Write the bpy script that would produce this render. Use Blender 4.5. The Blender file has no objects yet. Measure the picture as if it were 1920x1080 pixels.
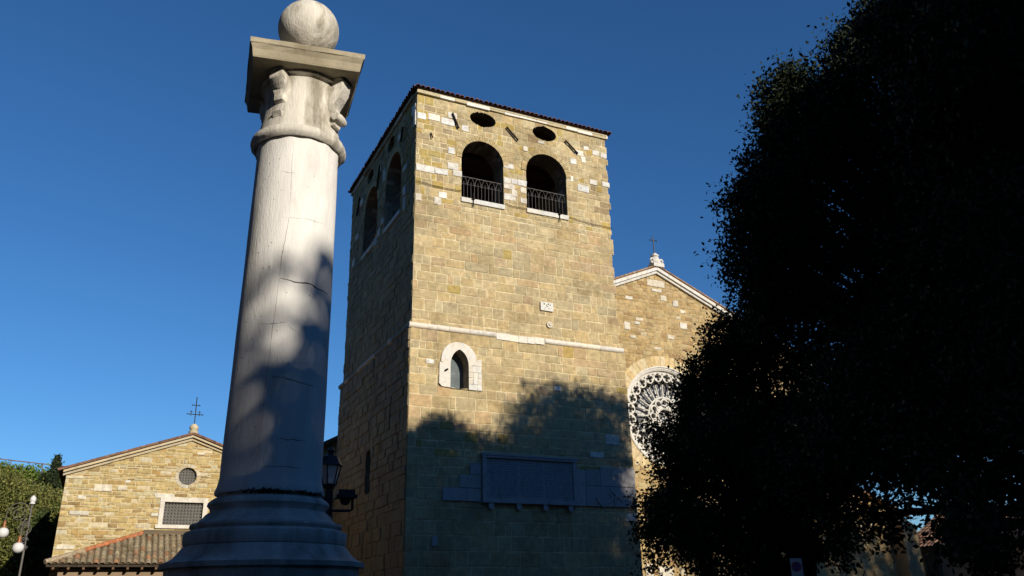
import bpy, math, random
import numpy as np
from mathutils import Vector, Matrix
R = math.radians
rnd = random.Random(7)
SC = bpy.context.scene
COL = SC.collection

# ------------------------------------------------------------------ camera
cam_d = bpy.data.cameras.new('camera'); cam = bpy.data.objects.new('camera', cam_d); COL.objects.link(cam)
P_, R_, Y_ = .366, -.021, .45
_f0 = Vector((math.sin(Y_), math.cos(Y_), 0)); _r0 = Vector((math.cos(Y_), -math.sin(Y_), 0)); _up = Vector((0, 0, 1))
_F = _f0*math.cos(P_) + _up*math.sin(P_); _U0 = -_f0*math.sin(P_) + _up*math.cos(P_)
_Rt = _r0*math.cos(R_) + _U0*math.sin(R_); _Up = -_r0*math.sin(R_) + _U0*math.cos(R_)
m = Matrix((( _Rt.x, _Up.x, -_F.x, 0), (_Rt.y, _Up.y, -_F.y, 0), (_Rt.z, _Up.z, -_F.z, 1.6), (0, 0, 0, 1)))
cam.matrix_world = m
cam_d.sensor_width = 36; cam_d.lens = 1553.4/1920*36; cam_d.clip_end = 3000; cam_d.clip_start = .05
SC.camera = cam

# ------------------------------------------------------------------ light
SUN_AZ, SUN_EL = 166.0, 20.0          # clockwise from +Y
sd = Vector((math.sin(R(SUN_AZ))*math.cos(R(SUN_EL)), math.cos(R(SUN_AZ))*math.cos(R(SUN_EL)), math.sin(R(SUN_EL))))
W = bpy.data.worlds.new('World'); SC.world = W; W.use_nodes = True
nt = W.node_tree; nt.nodes.clear()
sky = nt.nodes.new('ShaderNodeTexSky'); sky.sky_type = 'NISHITA'; sky.sun_disc = False
sky.sun_elevation = R(SUN_EL); sky.sun_rotation = R(SUN_AZ)
sky.altitude = 60; sky.air_density = 1.0; sky.dust_density = 0; sky.ozone_density = 7.0
bg = nt.nodes.new('ShaderNodeBackground'); bg.inputs['Strength'].default_value = .112
wo = nt.nodes.new('ShaderNodeOutputWorld')
hs_ = nt.nodes.new('ShaderNodeHueSaturation'); hs_.inputs['Saturation'].default_value = 1.08
nt.links.new(sky.outputs[0], hs_.inputs['Color']); nt.links.new(hs_.outputs[0], bg.inputs[0]); nt.links.new(bg.outputs[0], wo.inputs[0])
sl = bpy.data.lights.new('sun', 'SUN'); sl.energy = 5.0; sl.angle = R(.53); sl.color = (1, .91, .77)
so = bpy.data.objects.new('sun', sl); COL.objects.link(so); so.rotation_euler = sd.to_track_quat('Z', 'Y').to_euler()
so.location = (20, -30, 40)
SC.view_settings.view_transform = 'Standard'; SC.view_settings.look = 'None'
SC.view_settings.exposure = 0; SC.view_settings.gamma = 1
SC.cycles.max_bounces = 5; SC.cycles.diffuse_bounces = 3

# ------------------------------------------------------------------ helpers
def thing(name, label, cat, loc=(0, 0, 0), group=None):
    o = bpy.data.objects.new(name, None); COL.objects.link(o); o.location = loc
    o.empty_display_size = .2
    o['label'] = label; o['category'] = cat
    if group: o['group'] = group
    return o

def wloc(o):
    v = Vector(o.location)
    while o.parent: o = o.parent; v += Vector(o.location)
    return v

class MB:
    """collects faces (with a colour each) into one mesh"""
    def __init__(s): s.v = []; s.f = []; s.c = []; s.sm = []
    def face(s, pts, col=(1, 1, 1), smooth=False):
        n = len(s.v); s.v.extend(pts); s.f.append(tuple(range(n, n+len(pts)))); s.c.append(col); s.sm.append(smooth)
    def faces(s, vs, fs, col=(1, 1, 1), smooth=False):
        n = len(s.v); s.v.extend(vs)
        for f in fs: s.f.append(tuple(i+n for i in f)); s.c.append(col); s.sm.append(smooth)
    def box(s, a, b, col=(1, 1, 1), jit=0):
        x0, y0, z0 = a; x1, y1, z1 = b
        vs = [(x, y, z) for z in (z0, z1) for y in (y0, y1) for x in (x0, x1)]
        if jit: vs = [(x+rnd.uniform(-jit, jit), y+rnd.uniform(-jit, jit), z+rnd.uniform(-jit, jit)) for x, y, z in vs]
        s.faces(vs, [(0, 2, 3, 1), (4, 5, 7, 6), (0, 1, 5, 4), (2, 6, 7, 3), (0, 4, 6, 2), (1, 3, 7, 5)], col)
    def tube(s, pts, r, n=8, col=(1, 1, 1), caps=True, smooth=True):
        pts = [Vector(p) for p in pts]; rr = r if isinstance(r, (list, tuple)) else [r]*len(pts)
        vs = []; u = None
        for i, p in enumerate(pts):
            t = (pts[min(i+1, len(pts)-1)] - pts[max(i-1, 0)]).normalized()
            if u is None:
                u = t.orthogonal().normalized()
            else:
                u = (u - t*u.dot(t)); u = u.normalized() if u.length > 1e-6 else t.orthogonal().normalized()
            w = t.cross(u)
            for k in range(n):
                a = 2*math.pi*k/n
                vs.append(tuple(p + (u*math.cos(a) + w*math.sin(a))*rr[i]))
        fs = [(i*n+k, i*n+(k+1) % n, (i+1)*n+(k+1) % n, (i+1)*n+k) for i in range(len(pts)-1) for k in range(n)]
        s.faces(vs, fs, col, smooth)
        if caps:
            s.face([vs[k] for k in range(n-1, -1, -1)], col); s.face([vs[(len(pts)-1)*n+k] for k in range(n)], col)
    def lathe(s, c, prof, n=48, col=(1, 1, 1), smooth=True, wob=None):
        vs = []
        for (r, z) in prof:
            for k in range(n):
                a = 2*math.pi*k/n; q = r*(1+(wob(a, z) if wob else 0))
                vs.append((c[0]+q*math.cos(a), c[1]+q*math.sin(a), c[2]+z))
        fs = [(i*n+k, i*n+(k+1) % n, (i+1)*n+(k+1) % n, (i+1)*n+k) for i in range(len(prof)-1) for k in range(n)]
        s.faces(vs, fs, col, smooth)
    def sphere(s, c, r, n=24, m=14, col=(1, 1, 1), sq=1):
        s.lathe(c, [(r*math.sin(math.pi*i/m), -r*sq*math.cos(math.pi*i/m)) for i in range(m+1)], n, col)
    def build(s, name, mat, parent=None, loc=None):
        base = wloc(parent) if parent else Vector(loc or (0, 0, 0))
        me = bpy.data.meshes.new(name)
        me.from_pydata([(x-base.x, y-base.y, z-base.z) for x, y, z in s.v], [], s.f)
        ca = me.color_attributes.new('Col', 'FLOAT_COLOR', 'CORNER')
        arr = np.ones((len(me.loops), 4), np.float32)
        cnt = np.array([len(f) for f in s.f]); arr[:, :3] = np.repeat(np.array(s.c, np.float32), cnt, axis=0)
        ca.data.foreach_set('color', arr.ravel())
        me.polygons.foreach_set('use_smooth', s.sm)
        me.materials.append(mat); me.update()
        if any(s.sm):
            import bmesh
            bm = bmesh.new(); bm.from_mesh(me)
            bmesh.ops.recalc_face_normals(bm, faces=bm.faces)
            bm.to_mesh(me); bm.free()
            try: me.set_sharp_from_angle(angle=R(42))
            except Exception: pass
        o = bpy.data.objects.new(name, me); COL.objects.link(o)
        if parent: o.parent = parent
        else: o.location = base
        return o

def solo(name, mb, mat, label, cat, loc, group=None):
    o = mb.build(name, mat, None, loc); o['label'] = label; o['category'] = cat
    if group: o['group'] = group
    return o
def struct(name, mb, mat, loc=(0, 0, 0)):
    o = mb.build(name, mat, None, loc); o['kind'] = 'structure'; return o

# ------------------------------------------------------------------ materials
def mat(name, col=(1, 1, 1), rough=.85, attr=True, nscale=6, namt=.35, bscale=30, bstr=.4, bdist=.02, stain=None, metal=0, spec=.3, streak=False):
    M = bpy.data.materials.new(name); M.use_nodes = True
    n = M.node_tree.nodes; L = M.node_tree.links; b = n['Principled BSDF']
    b.inputs['Roughness'].default_value = rough; b.inputs['Metallic'].default_value = metal
    b.inputs['Specular IOR Level'].default_value = spec
    tc = n.new('ShaderNodeTexCoord'); vec = tc.outputs['Object']
    if streak:
        mp = n.new('ShaderNodeMapping'); mp.inputs['Scale'].default_value = (1, 1, .22); L.new(vec, mp.inputs[0]); svec = mp.outputs[0]
    else: svec = vec
    base = n.new('ShaderNodeRGB'); base.outputs[0].default_value = (*col, 1); cur = base.outputs[0]
    def mul(a, bb):
        mx = n.new('ShaderNodeMix'); mx.data_type = 'RGBA'; mx.blend_type = 'MULTIPLY'; mx.inputs[0].default_value = 1
        L.new(a, mx.inputs[6]); L.new(bb, mx.inputs[7]); return mx.outputs[2]
    if attr:
        at = n.new('ShaderNodeAttribute'); at.attribute_name = 'Col'; cur = mul(cur, at.outputs['Color'])
    def noise(scale, detail, v):
        t = n.new('ShaderNodeTexNoise'); t.inputs['Scale'].default_value = scale; t.inputs['Detail'].default_value = detail
        t.inputs['Roughness'].default_value = .65; L.new(v, t.inputs['Vector']); return t.outputs['Fac']
    if namt:
        mr = n.new('ShaderNodeMapRange'); mr.inputs[1].default_value = .3; mr.inputs[2].default_value = .7
        mr.inputs[3].default_value = 1-namt; mr.inputs[4].default_value = 1+namt*.45
        L.new(noise(nscale, 6, svec), mr.inputs[0]); cur = mul(cur, mr.outputs[0])
    if stain:
        sc_, col_, lo, hi = stain
        mr = n.new('ShaderNodeMapRange'); mr.inputs[1].default_value = lo; mr.inputs[2].default_value = hi
        L.new(noise(sc_, 8, svec), mr.inputs[0])
        mx = n.new('ShaderNodeMix'); mx.data_type = 'RGBA'; mx.blend_type = 'MULTIPLY'
        L.new(mr.outputs[0], mx.inputs[0]); L.new(cur, mx.inputs[6]); mx.inputs[7].default_value = (*col_, 1); cur = mx.outputs[2]
    L.new(cur, b.inputs['Base Color'])
    if bstr:
        bp = n.new('ShaderNodeBump'); bp.inputs['Strength'].default_value = bstr; bp.inputs['Distance'].default_value = bdist
        L.new(noise(bscale, 8, svec), bp.inputs['Height']); L.new(bp.outputs[0], b.inputs['Normal'])
    return M

M = {}
M['stone'] = mat('sandstone', nscale=6, namt=.34, bscale=16, bstr=.6, bdist=.03, stain=(.7, (.70, .67, .62), .5, .68))
M['rubble'] = mat('rubble_stone', nscale=7, namt=.35, bscale=20, bstr=.5, bdist=.03)
M['marble'] = mat('istrian_stone', nscale=8, namt=.18, bscale=40, bstr=.3, bdist=.01, stain=(2.2, (.62, .6, .55), .55, .75))
M['column'] = mat('column_limestone', col=(.82, .80, .765), nscale=5, namt=.18, bscale=70, bstr=.45, bdist=.012, stain=(3.0, (.62, .60, .56), .55, .8), streak=True)
M['base'] = mat('grimy_shaded_limestone', col=(.60, .585, .55), nscale=6, namt=.3, bscale=45, bstr=.6, bdist=.015, stain=(4, (.5, .48, .44), .48, .68), streak=True)  # grimy stone, its colour lowered further to deepen the shaded base
M['capital'] = mat('weathered_limestone', col=(.74, .70, .62), nscale=9, namt=.22, bscale=60, bstr=.6, bdist=.012, stain=(5.5, (.42, .40, .35), .5, .66), streak=True)
M['abacus'] = mat('stained_limestone', col=(.40, .35, .25), nscale=6, namt=.35, bscale=25, bstr=.5, bdist=.01, stain=(3, (.45, .42, .36), .5, .7))
M['crack'] = mat('crack_dirt', col=(.10, .09, .08), attr=False, namt=0, bstr=0)
M['moss'] = mat('moss', col=(.05, .06, .025), attr=False, nscale=30)
M['tile'] = mat('roof_tile', nscale=9, namt=.45, bscale=25, bstr=.5, bdist=.01, stain=(5, (.5, .5, .42), .5, .7))
M['iron'] = mat('dark_iron', col=(.03, .03, .032), attr=False, rough=.5, namt=.2, bstr=.1)
M['anchor_iron'] = mat('rusted_iron', col=(.022, .017, .014), attr=False, rough=.95, namt=.3, bstr=.2, spec=.1)
M['rail_iron'] = mat('grey_iron', col=(.13, .12, .11), attr=False, rough=.55, namt=.2, bstr=.1)
M['grille'] = mat('weathered_grille', col=(.22, .21, .19), attr=False, rough=.6, namt=.2, bstr=.1)
M['wood'] = mat('dark_boards', col=(.20, .13, .08), attr=True, nscale=8, namt=.4)
M['glass'] = mat('old_window_glass', col=(.17, .20, .205), attr=False, rough=.05, spec=.5, nscale=3, namt=.4, bscale=3, bstr=.02)
M['dark_glass'] = mat('dark_window_glass', col=(.03, .03, .033), attr=False, rough=.3, nscale=3, namt=.4, bscale=6, bstr=.15)
M['copper'] = mat('copper', col=(.30, .13, .06), attr=False, rough=.5, metal=.3, namt=.2, bstr=0)
M['globe'] = mat('opal_glass', col=(.70, .70, .69), attr=False, rough=.2, spec=.6, namt=0, bstr=0)
M['frosted'] = mat('frosted_glass', col=(.62, .64, .66), attr=False, rough=.35, namt=.1, bstr=0)
M['leaf'] = mat('foliage', rough=.65, nscale=1.2, namt=.3, bstr=0, spec=.15)
M['bark'] = mat('bark', col=(.07, .055, .04), attr=False, nscale=8, bscale=18, bstr=.9, bdist=.04)
M['paving'] = mat('paving', col=(.055, .052, .048), attr=False, nscale=.8, bscale=12, bstr=.4)
M['plaster'] = mat('plaster', col=(.30, .26, .21), attr=True, nscale=1.5, namt=.25, bscale=30, bstr=.2, bdist=.01)
M['paint'] = mat('painted_metal', attr=True, rough=.4, namt=.08, bstr=0)
def speckle_glass():
    Mx = mat('leaded_glass', col=(.09, .09, .092), attr=False, rough=.3, nscale=6, namt=.3, bstr=.2)
    n = Mx.node_tree.nodes; L = Mx.node_tree.links; b = n['Principled BSDF']
    src = b.inputs['Base Color'].links[0].from_socket
    tc = n.new('ShaderNodeTexCoord'); v = n.new('ShaderNodeTexVoronoi'); v.inputs['Scale'].default_value = 11
    L.new(tc.outputs['Object'], v.inputs['Vector'])
    sep = n.new('ShaderNodeSeparateColor'); L.new(v.outputs['Color'], sep.inputs[0])
    mr = n.new('ShaderNodeMapRange'); mr.inputs[1].default_value = .62; mr.inputs[2].default_value = .75
    L.new(sep.outputs[0], mr.inputs[0])
    mx = n.new('ShaderNodeMix'); mx.data_type = 'RGBA'; L.new(mr.outputs[0], mx.inputs[0]); L.new(src, mx.inputs[6]); mx.inputs[7].default_value = (.5, .5, .48, 1)
    L.new(mx.outputs[2], b.inputs['Base Color'])
    return Mx
M['leaded'] = speckle_glass()

# ------------------------------------------------------------------ masonry
def vary(c, amt=.12, r=rnd):
    k = 1+r.uniform(-amt, amt); h = r.uniform(-.04, .04)
    return (c[0]*k*(1+h), c[1]*k, c[2]*k*(1-h*1.5))

class Hole:
    """opening: lr(z) gives its left and right edge at height z"""
    def __init__(s, cx, z0, z1, xl, xr, lr): s.cx, s.z0, s.z1, s.xl, s.xr, s.lr = cx, z0, z1, xl, xr, lr
    def at(s, z):
        if z <= s.z0 or z >= s.z1: return s.cx, s.cx
        return s.lr(z)
def ellipse(cx, cz, rx, rz):
    def lr(z):
        h = rx*math.sqrt(max(0, 1-((z-cz)/rz)**2)); return cx-h, cx+h
    return Hole(cx, cz-rz, cz+rz, cx-rx, cx+rx, lr)
def arch(cx, half, z0, zs, ring=0):
    ro = half+ring
    def lr(z):
        h = half if z < zs else math.sqrt(max(0, ro*ro-(z-zs)**2))
        return cx-h, cx+h
    return Hole(cx, z0, zs+ro, cx-ro, cx+ro, lr)
def rect(x0, z0, x1, z1):
    return Hole((x0+x1)/2, z0, z1, x0, x1, lambda z: (x0, x1))

def masonry(fr, rows, xl, xr, wid, colf, mortar, holes=(), gap=.018, h=(.012, .05), jit=.012, edge=0, r=None, mb=None, deep=.0, whites=(), wcol=(.76, .72, .64)):
    """coursed stones in real relief. fr(x, z, h) maps wall coordinates to the world"""
    mb = mb or MB(); r = r or rnd
    def strip(zs, A, B, hh, col, side):
        for i in range(len(zs)-1):
            q = [(A[i], zs[i]), (B[i], zs[i]), (B[i+1], zs[i+1]), (A[i+1], zs[i+1])]
            if B[i]-A[i] < 1e-4 and B[i+1]-A[i+1] < 1e-4: continue
            mb.face([fr(x, z, hh) for x, z in q], col)
            if side:
                mb.face([fr(A[i], zs[i], 0), fr(A[i], zs[i], hh), fr(A[i+1], zs[i+1], hh), fr(A[i+1], zs[i+1], 0)], col)
                mb.face([fr(B[i], zs[i], hh), fr(B[i], zs[i], 0), fr(B[i+1], zs[i+1], 0), fr(B[i+1], zs[i+1], hh)], col)
        if side:
            for i, s_ in ((0, 1), (len(zs)-1, -1)):
                if B[i]-A[i] > 1e-3:
                    mb.face([fr(A[i], zs[i], 0), fr(B[i], zs[i], 0), fr(B[i], zs[i], hh), fr(A[i], zs[i], hh)][::s_], col)
    for z0, z1 in rows:
        L0 = min(xl(z0), xl(z1)); R0 = max(xr(z0), xr(z1))
        x = L0 - r.uniform(0, .6)*wid(z0, r)*.5
        while x < R0-1e-6:
            w = wid(z0, r); x1 = x+w
            if R0-x1 < w*.45: x1 = R0
            x0 = max(x, L0); x = x1
            if x1-x0 < .03: continue
            last = x1 >= R0-1e-6; first = x0 <= L0+1e-6
            ex = r.uniform(-edge, edge) if (last and edge) else 0
            hs = [q for q in holes if q.xl < x1 and q.xr > x0 and q.z0 < z1 and q.z1 > z0]
            clipped = bool(hs) or xl(z0) > x0+1e-4 or xl(z1) > x0+1e-4 or xr(z0) < x1-1e-4 or xr(z1) < x1-1e-4
            col = vary(colf((x0+x1)/2, (z0+z1)/2, r), .085, r); mo = vary(mortar, .06, r)
            hh = r.uniform(*h); g = gap*r.uniform(.6, 1.4)/2
            if not clipped:
                x1e = x1+ex
                mb.face([fr(x0, z0, 0), fr(x1e, z0, 0), fr(x1e, z1, 0), fr(x0, z1, 0)], mo)
                J = lambda: r.uniform(-jit, jit)
                a = [(x0+g+J()*.5, z0+g+J()), (x1e-g+J()*.5, z0+g+J()), (x1e-g+J()*.5, z1-g+J()), (x0+g+J()*.5, z1-g+J())]
                bw = min(.03, (z1-z0)*.16)
                sx = [1, -1, -1, 1]; sz = [1, 1, -1, -1]
                t = [(a[i][0]+sx[i]*bw*r.uniform(.5, 1.5), a[i][1]+sz[i]*bw*r.uniform(.5, 1.5), max(.005, hh+r.uniform(-.009, .009))) for i in range(4)]
                base = [fr(q[0], q[1], -.002) for q in a]; mid = [fr(q[0], q[1], hh*.55) for q in a]; top = [fr(*q) for q in t]
                mb.faces(base+mid+top, [(8, 9, 10, 11)]+[(i, (i+1) % 4, 4+(i+1) % 4, 4+i) for i in range(4)]+[(4+i, 4+(i+1) % 4, 8+(i+1) % 4, 8+i) for i in range(4)], col)
                if deep and (last or first):
                    xe = x1e-g if last else x0+g
                    q = [fr(xe, z0+g, hh*.5), fr(xe, z0+g, -deep), fr(xe, z1-g, -deep), fr(xe, z1-g, hh*.5)]
                    mb.face(q if last else q[::-1], col)
                continue
            n = 6; zz = [z0+(z1-z0)*i/n for i in range(n+1)]
            zb = [z0+g+(z1-z0-2*g)*i/n for i in range(n+1)]
            def sides(zl):
                A = []; B = []
                cur = [([max(x0, min(xl(z), x1)) for z in zl], [min(x1, max(xr(z), x0)) for z in zl])]
                for q in hs:
                    nx = []
                    for A_, B_ in cur:
                        nx.append((A_, [max(a_, min(b_, q.at(z)[0])) for a_, b_, z in zip(A_, B_, zl)]))
                        nx.append(([min(b_, max(a_, q.at(z)[1])) for a_, b_, z in zip(A_, B_, zl)], B_))
                    cur = nx
                return cur
            for A, B in sides(zz):
                if sum(max(0, b_-a_) for a_, b_ in zip(A, B)) > .02: strip(zz, A, B, 0, mo, False)
            for A, B in sides(zb):
                A = [a_+(g if a_ <= x0+1e-6 else 0) for a_ in A]; B = [b_-(g if b_ >= x1-1e-6 else 0) for b_ in B]
                B = [max(a_, b_) for a_, b_ in zip(A, B)]
                if sum(b_-a_ for a_, b_ in zip(A, B)) > .12: strip(zb, A, B, hh, col, True)
    for (x0, z0, x1, z1) in whites:
        hh = h[1]+r.uniform(.008, .022)
        a = [(x0, z0), (x1, z0), (x1, z1), (x0, z1)]; a = [(p+r.uniform(-.012, .012), q+r.uniform(-.012, .012)) for p, q in a]
        cx, cz = (x0+x1)/2, (z0+z1)/2
        t = [(p+(.02 if p < cx else -.02), q+(.02 if q < cz else -.02)) for p, q in a]
        col = vary(wcol, .1, r)
        vs = [fr(*q, 0) for q in a]+[fr(*q, hh*.8) for q in a]+[fr(*q, hh+r.uniform(-.006, .006)) for q in t]
        mb.faces(vs, [(8, 9, 10, 11)]+[(i, (i+1) % 4, 4+(i+1) % 4, 4+i) for i in range(4)]+[(4+i, 4+(i+1) % 4, 8+(i+1) % 4, 8+i) for i in range(4)], col)
    return mb

def rows_of(z0, z1, lo, hi, r=rnd):
    out = []; z = z0
    while z < z1-1e-6:
        q = min(z1, z+r.uniform(lo, hi))
        if z1-q < lo*.6: q = z1
        out.append((z, q)); z = q
    return out
def front(y): return lambda x, z, h: (x, y-h, z)          # wall facing -Y
def left(x): return lambda y, z, h: (x-h, y, z)           # wall facing -X
def right(x): return lambda y, z, h: (x+h, y, z)
def back(y): return lambda x, z, h: (x, y+h, z)
def pick(r, *cw):
    t = r.random()*sum(w for _, w in cw)
    for c, w in cw:
        t -= w
        if t <= 0: return c
    return cw[-1][0]

def ring_blocks(mb, fr, cx, cz, r0, r1, a0, a1, n, h, cols, depth=.0, gap=.006):
    """voussoirs between two radii"""
    for k in range(n):
        p = a0+(a1-a0)*k/n; q = a0+(a1-a0)*(k+1)/n; d = gap/((r0+r1)/2)
        p += d; q -= d; col = vary(rnd.choice(cols), .1); hh = h+rnd.uniform(-.006, .008)
        m_ = 3; o = []; i_ = []
        for j in range(m_+1):
            t = p+(q-p)*j/m_
            o.append((cx+r1*math.cos(t), cz+r1*math.sin(t))); i_.append((cx+r0*math.cos(t), cz+r0*math.sin(t)))
        loop = o+i_[::-1]
        top = [fr(x, z, hh) for x, z in loop]; bot = [fr(x, z, -depth) for x, z in loop]; N = len(loop)
        for j in range(m_): mb.face([fr(*o[j], hh), fr(*o[j+1], hh), fr(*i_[j+1], hh), fr(*i_[j], hh)], col)
        for j in range(N): mb.face([top[j], bot[j], bot[(j+1) % N], top[(j+1) % N]], col)

# ------------------------------------------------------------------ ground
g = MB(); g.face([(-900, -900, 0), (900, -900, 0), (900, 900, 0), (-900, 900, 0)]); struct('ground', g, M['paving'])

# ------------------------------------------------------------------ bell tower
TX0, TX1, TY0, TY1 = 9.08, 17.92, 27.2, 36.9
ZS, ZT = 11.06, 21.0
tower = thing('bell_tower', 'square sandstone bell tower with twin arched belfry openings and tiled eaves', 'bell tower', (13.5, 32, 0))
TAN = ((0.505, 0.392, 0.205), 5); GREY = ((0.470, 0.373, 0.209), 4); PINK = ((0.500, 0.364, 0.201), 2.0); OCH = ((0.500, 0.354, 0.111), 1); PALE = ((0.550, 0.439, 0.248), 1.2)
def tcol(x, z, r):
    if z > 16.2:
        och = ((0.460, 0.335, 0.111), 5 if x < 9.9 or 29.5 > x > 27 else 1.6)
        return pick(r, TAN, GREY, och, PALE, ((0.380, 0.283, 0.154), 1.0))
    if z > ZS: return pick(r, TAN, GREY, PINK, ((0.470, 0.340, 0.111), .12), PALE)
    if z > 6: return pick(r, TAN, GREY, PINK, ((0.460, 0.326, 0.111), .5), PALE)
    return pick(r, TAN, GREY, PINK)
MORT = (.70, .59, .36)
A1 = (11.925, .925, 16.70, 18.50); A2 = (14.845, .955, 16.78, 18.54)
B1 = (30.05, 1.08, 16.6, 18.62); B2 = (33.4, 1.08, 16.7, 18.62)
RING = .23
def twid(z, r):
    if z > 16.2: return r.choice([.22, .3, .36, .45, .58])*r.uniform(.85, 1.15)
    return r.choice([.26, .38, .46, .55, .66, .88])*r.uniform(.85, 1.15)
def px(x, y):  # offline picture coordinates of the pale stones, taken on the tower's front plane
    return x, y
rr = random.Random(11)
rows_up = rows_of(ZS, 16.3, .26, .46, rr)+rows_of(16.3, ZT, .2, .36, rr)
WHITE = [(9.09,19.85,9.45,20.15),(9.55,19.92,10.05,20.2),(10.1,19.85,10.68,20.15),(10.4,20.2,10.78,20.48),(11.0,19.75,11.3,20.02),(10.42,18.55,10.7,18.85),
 (9.09,17.5,9.85,17.78),(9.87,17.53,10.4,17.78),(10.4,17.85,10.85,18.15),(10.62,17.6,11.0,17.85),(9.09,16.2,9.34,16.5),(10.05,16.5,10.38,16.75),(9.85,16.18,10.16,16.48),
 (12.87,18.45,13.3,18.68),(12.87,17.75,13.18,18.0),(13.2,17.77,13.48,18.0),(13.5,17.76,13.9,18.02),(12.87,17.5,13.36,17.74),(13.2,17.2,13.46,17.49),(12.87,17.0,13.38,17.28),(13.6,16.98,13.88,17.22),(13.62,17.45,13.88,17.7),
 (15.83,18.5,16.15,18.74),(16.05,19.35,16.35,19.6),(16.75,20.2,17.02,20.4),(16.3,19.85,16.72,20.1),(16.62,19.55,16.82,19.84),(17.2,20.05,17.55,20.3),(17.62,20.02,17.93,20.26),(16.98,18.55,17.35,18.78),(16.35,18.1,16.9,18.42),(17.6,18.58,17.98,18.8),(13.78,19.45,14.0,19.68),(14.5,20.0,14.8,20.12)]
holesF = [arch(*A1, RING), arch(*A2, RING), ellipse(11.95, 20.5, .585, .335), ellipse(14.83, 20.53, .57, .34)]
wf = masonry(front(TY0), rows_up, lambda z: TX0, lambda z: TX1, twid, tcol, MORT, holesF, gap=.03, h=(.002, .02), edge=.06, deep=.3, r=rr, whites=WHITE)
# lower storey
LX0, LX1, LY0 = 9.0, 18.06, 27.08
def lan_lr(z):
    if z < 9.83: return 10.09, 11.74
    if z < 10.05: return 10.2, 11.74
    t = (z-9.83)/(10.66-9.83); return 10.2+.62*t**2.2, 11.56-.74*t**2.0
lanH = Hole(10.82, 8.92, 10.66, 10.09, 11.74, lan_lr)
lrow = rows_of(0, 5.0, .4, .55, rr)+rows_of(5.0, ZS, .27, .47, rr)
WL = [(16.9, 7.28, 17.5, 7.65), (16.2, 6.75, 16.8, 6.95), (17.6, 4.45, 18.1, 4.75), (9.6, 9.75, 9.9, 9.9), (14.75, 9.2, 15.05, 9.38)]
masonry(front(LY0), lrow, lambda z: LX0-.03*max(0, (8-z)/8), lambda z: LX1+.17*max(0, (9-z)/9), lambda z, r: twid(5, r), tcol, MORT, [lanH], gap=.03, h=(.002, .022), edge=.05, deep=.3, r=rr, mb=wf, whites=WL)
wf.box((LX0+.02, LY0, ZS-.02), (LX1-.02, TY0+.02, ZS+.0), (.4, .33, .2))
wf.build('wall', M['stone'], tower)
# left face
holesL = [arch(*B1, RING), arch(*B2, RING), ellipse(30.55, 20.5, .5, .32), ellipse(33.75, 20.5, .5, .32)]
WLL = [(29.2, 20.0, 29.5, 20.3), (28.2, 18.1, 28.7, 18.35), (28.3, 17.0, 28.6, 17.4), (28.3, 16.3, 28.5, 16.9), (31.25, 17.0, 31.6, 17.3), (31.7, 16.6, 32.1, 17.0), (32.0, 19.9, 32.3, 20.2), (31.3, 19.1, 31.6, 19.7), (35.4, 18.0, 35.9, 18.3), (35.8, 16.8, 36.3, 17.2), (27.25, 19.6, 27.5, 20.2), (34.8, 19.6, 35.3, 19.9), (32.2, 16.4, 32.6, 16.8), (27.3, 20.2, 27.7, 20.6)]
lcol = lambda x, z, r: tuple(q*.72 for q in tcol(x, z, r))  # left face stone darkened in colour to deepen its shade
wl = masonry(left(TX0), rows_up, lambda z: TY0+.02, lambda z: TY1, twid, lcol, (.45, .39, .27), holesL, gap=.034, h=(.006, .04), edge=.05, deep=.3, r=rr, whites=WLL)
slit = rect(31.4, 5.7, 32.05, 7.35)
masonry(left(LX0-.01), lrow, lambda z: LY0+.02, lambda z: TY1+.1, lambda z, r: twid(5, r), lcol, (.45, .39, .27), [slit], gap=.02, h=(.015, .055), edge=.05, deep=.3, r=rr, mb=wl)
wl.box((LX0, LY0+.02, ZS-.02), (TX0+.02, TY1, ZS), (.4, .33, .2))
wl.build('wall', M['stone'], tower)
wr = masonry(right(TX1-.03), [(0, ZS), (ZS, ZT)], lambda z: TY0+.1, lambda z: TY1, lambda z, r: 9, tcol, MORT, h=(.0, .01))
masonry(back(TY1), [(0, ZS), (ZS, ZT)], lambda z: TX0, lambda z: TX1-.05, lambda z, r: 9, tcol, MORT, mb=wr, h=(.0, .01))
wr.build('wall', M['stone'], tower)

# belfry chamber
ch = MB(); bc = (.6, .5, .4)
ch.box((TX0+.9, TY0+.9, 16.3), (TX1-.2, TY1-.2, 16.45), bc)
for k in range(22):
    x0 = TX0+.1+k*.395; ch.box((x0, TY0+.1, 20.9), (x0+.385, TY1-.1, 20.93), vary(bc, .25))
for y in (28.9, 30.6, 32.3, 34.0, 35.6): ch.box((TX0+.1, y, 20.66), (TX1-.1, y+.2, 20.9), vary(bc, .2))
ch.build('belfry_boarding', M['wood'], tower)

def lining(fr, hole, cx, zs, half, z0, depth, col, n=18):
    mb = MB(); pts = [(cx-half, z0), (cx-half, zs)]
    k = max(1, int((zs-z0)/.3)); pts = [(cx-half, z0+(zs-z0)*i/k) for i in range(k+1)]
    for i in range(1, n+1):
        a = math.pi-math.pi*i/n; pts.append((cx+half*math.cos(a), zs+half*math.sin(a)))
    pts += [(cx+half, zs-(zs-z0)*i/k) for i in range(1, k+1)]
    nd = 3
    for i in range(len(pts)-1):
        for j in range(nd):
            d0, d1 = -depth*j/nd, -depth*(j+1)/nd
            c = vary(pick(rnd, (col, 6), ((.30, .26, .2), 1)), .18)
            mb.face([fr(*pts[i], d0+.01), fr(*pts[i+1], d0+.01), fr(*pts[i+1], d1), fr(*pts[i], d1)], c)
    mb.face([fr(cx-half, z0, .0), fr(cx+half, z0, .0), fr(cx+half, z0, -depth), fr(cx-half, z0, -depth)], col)
    return mb

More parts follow.
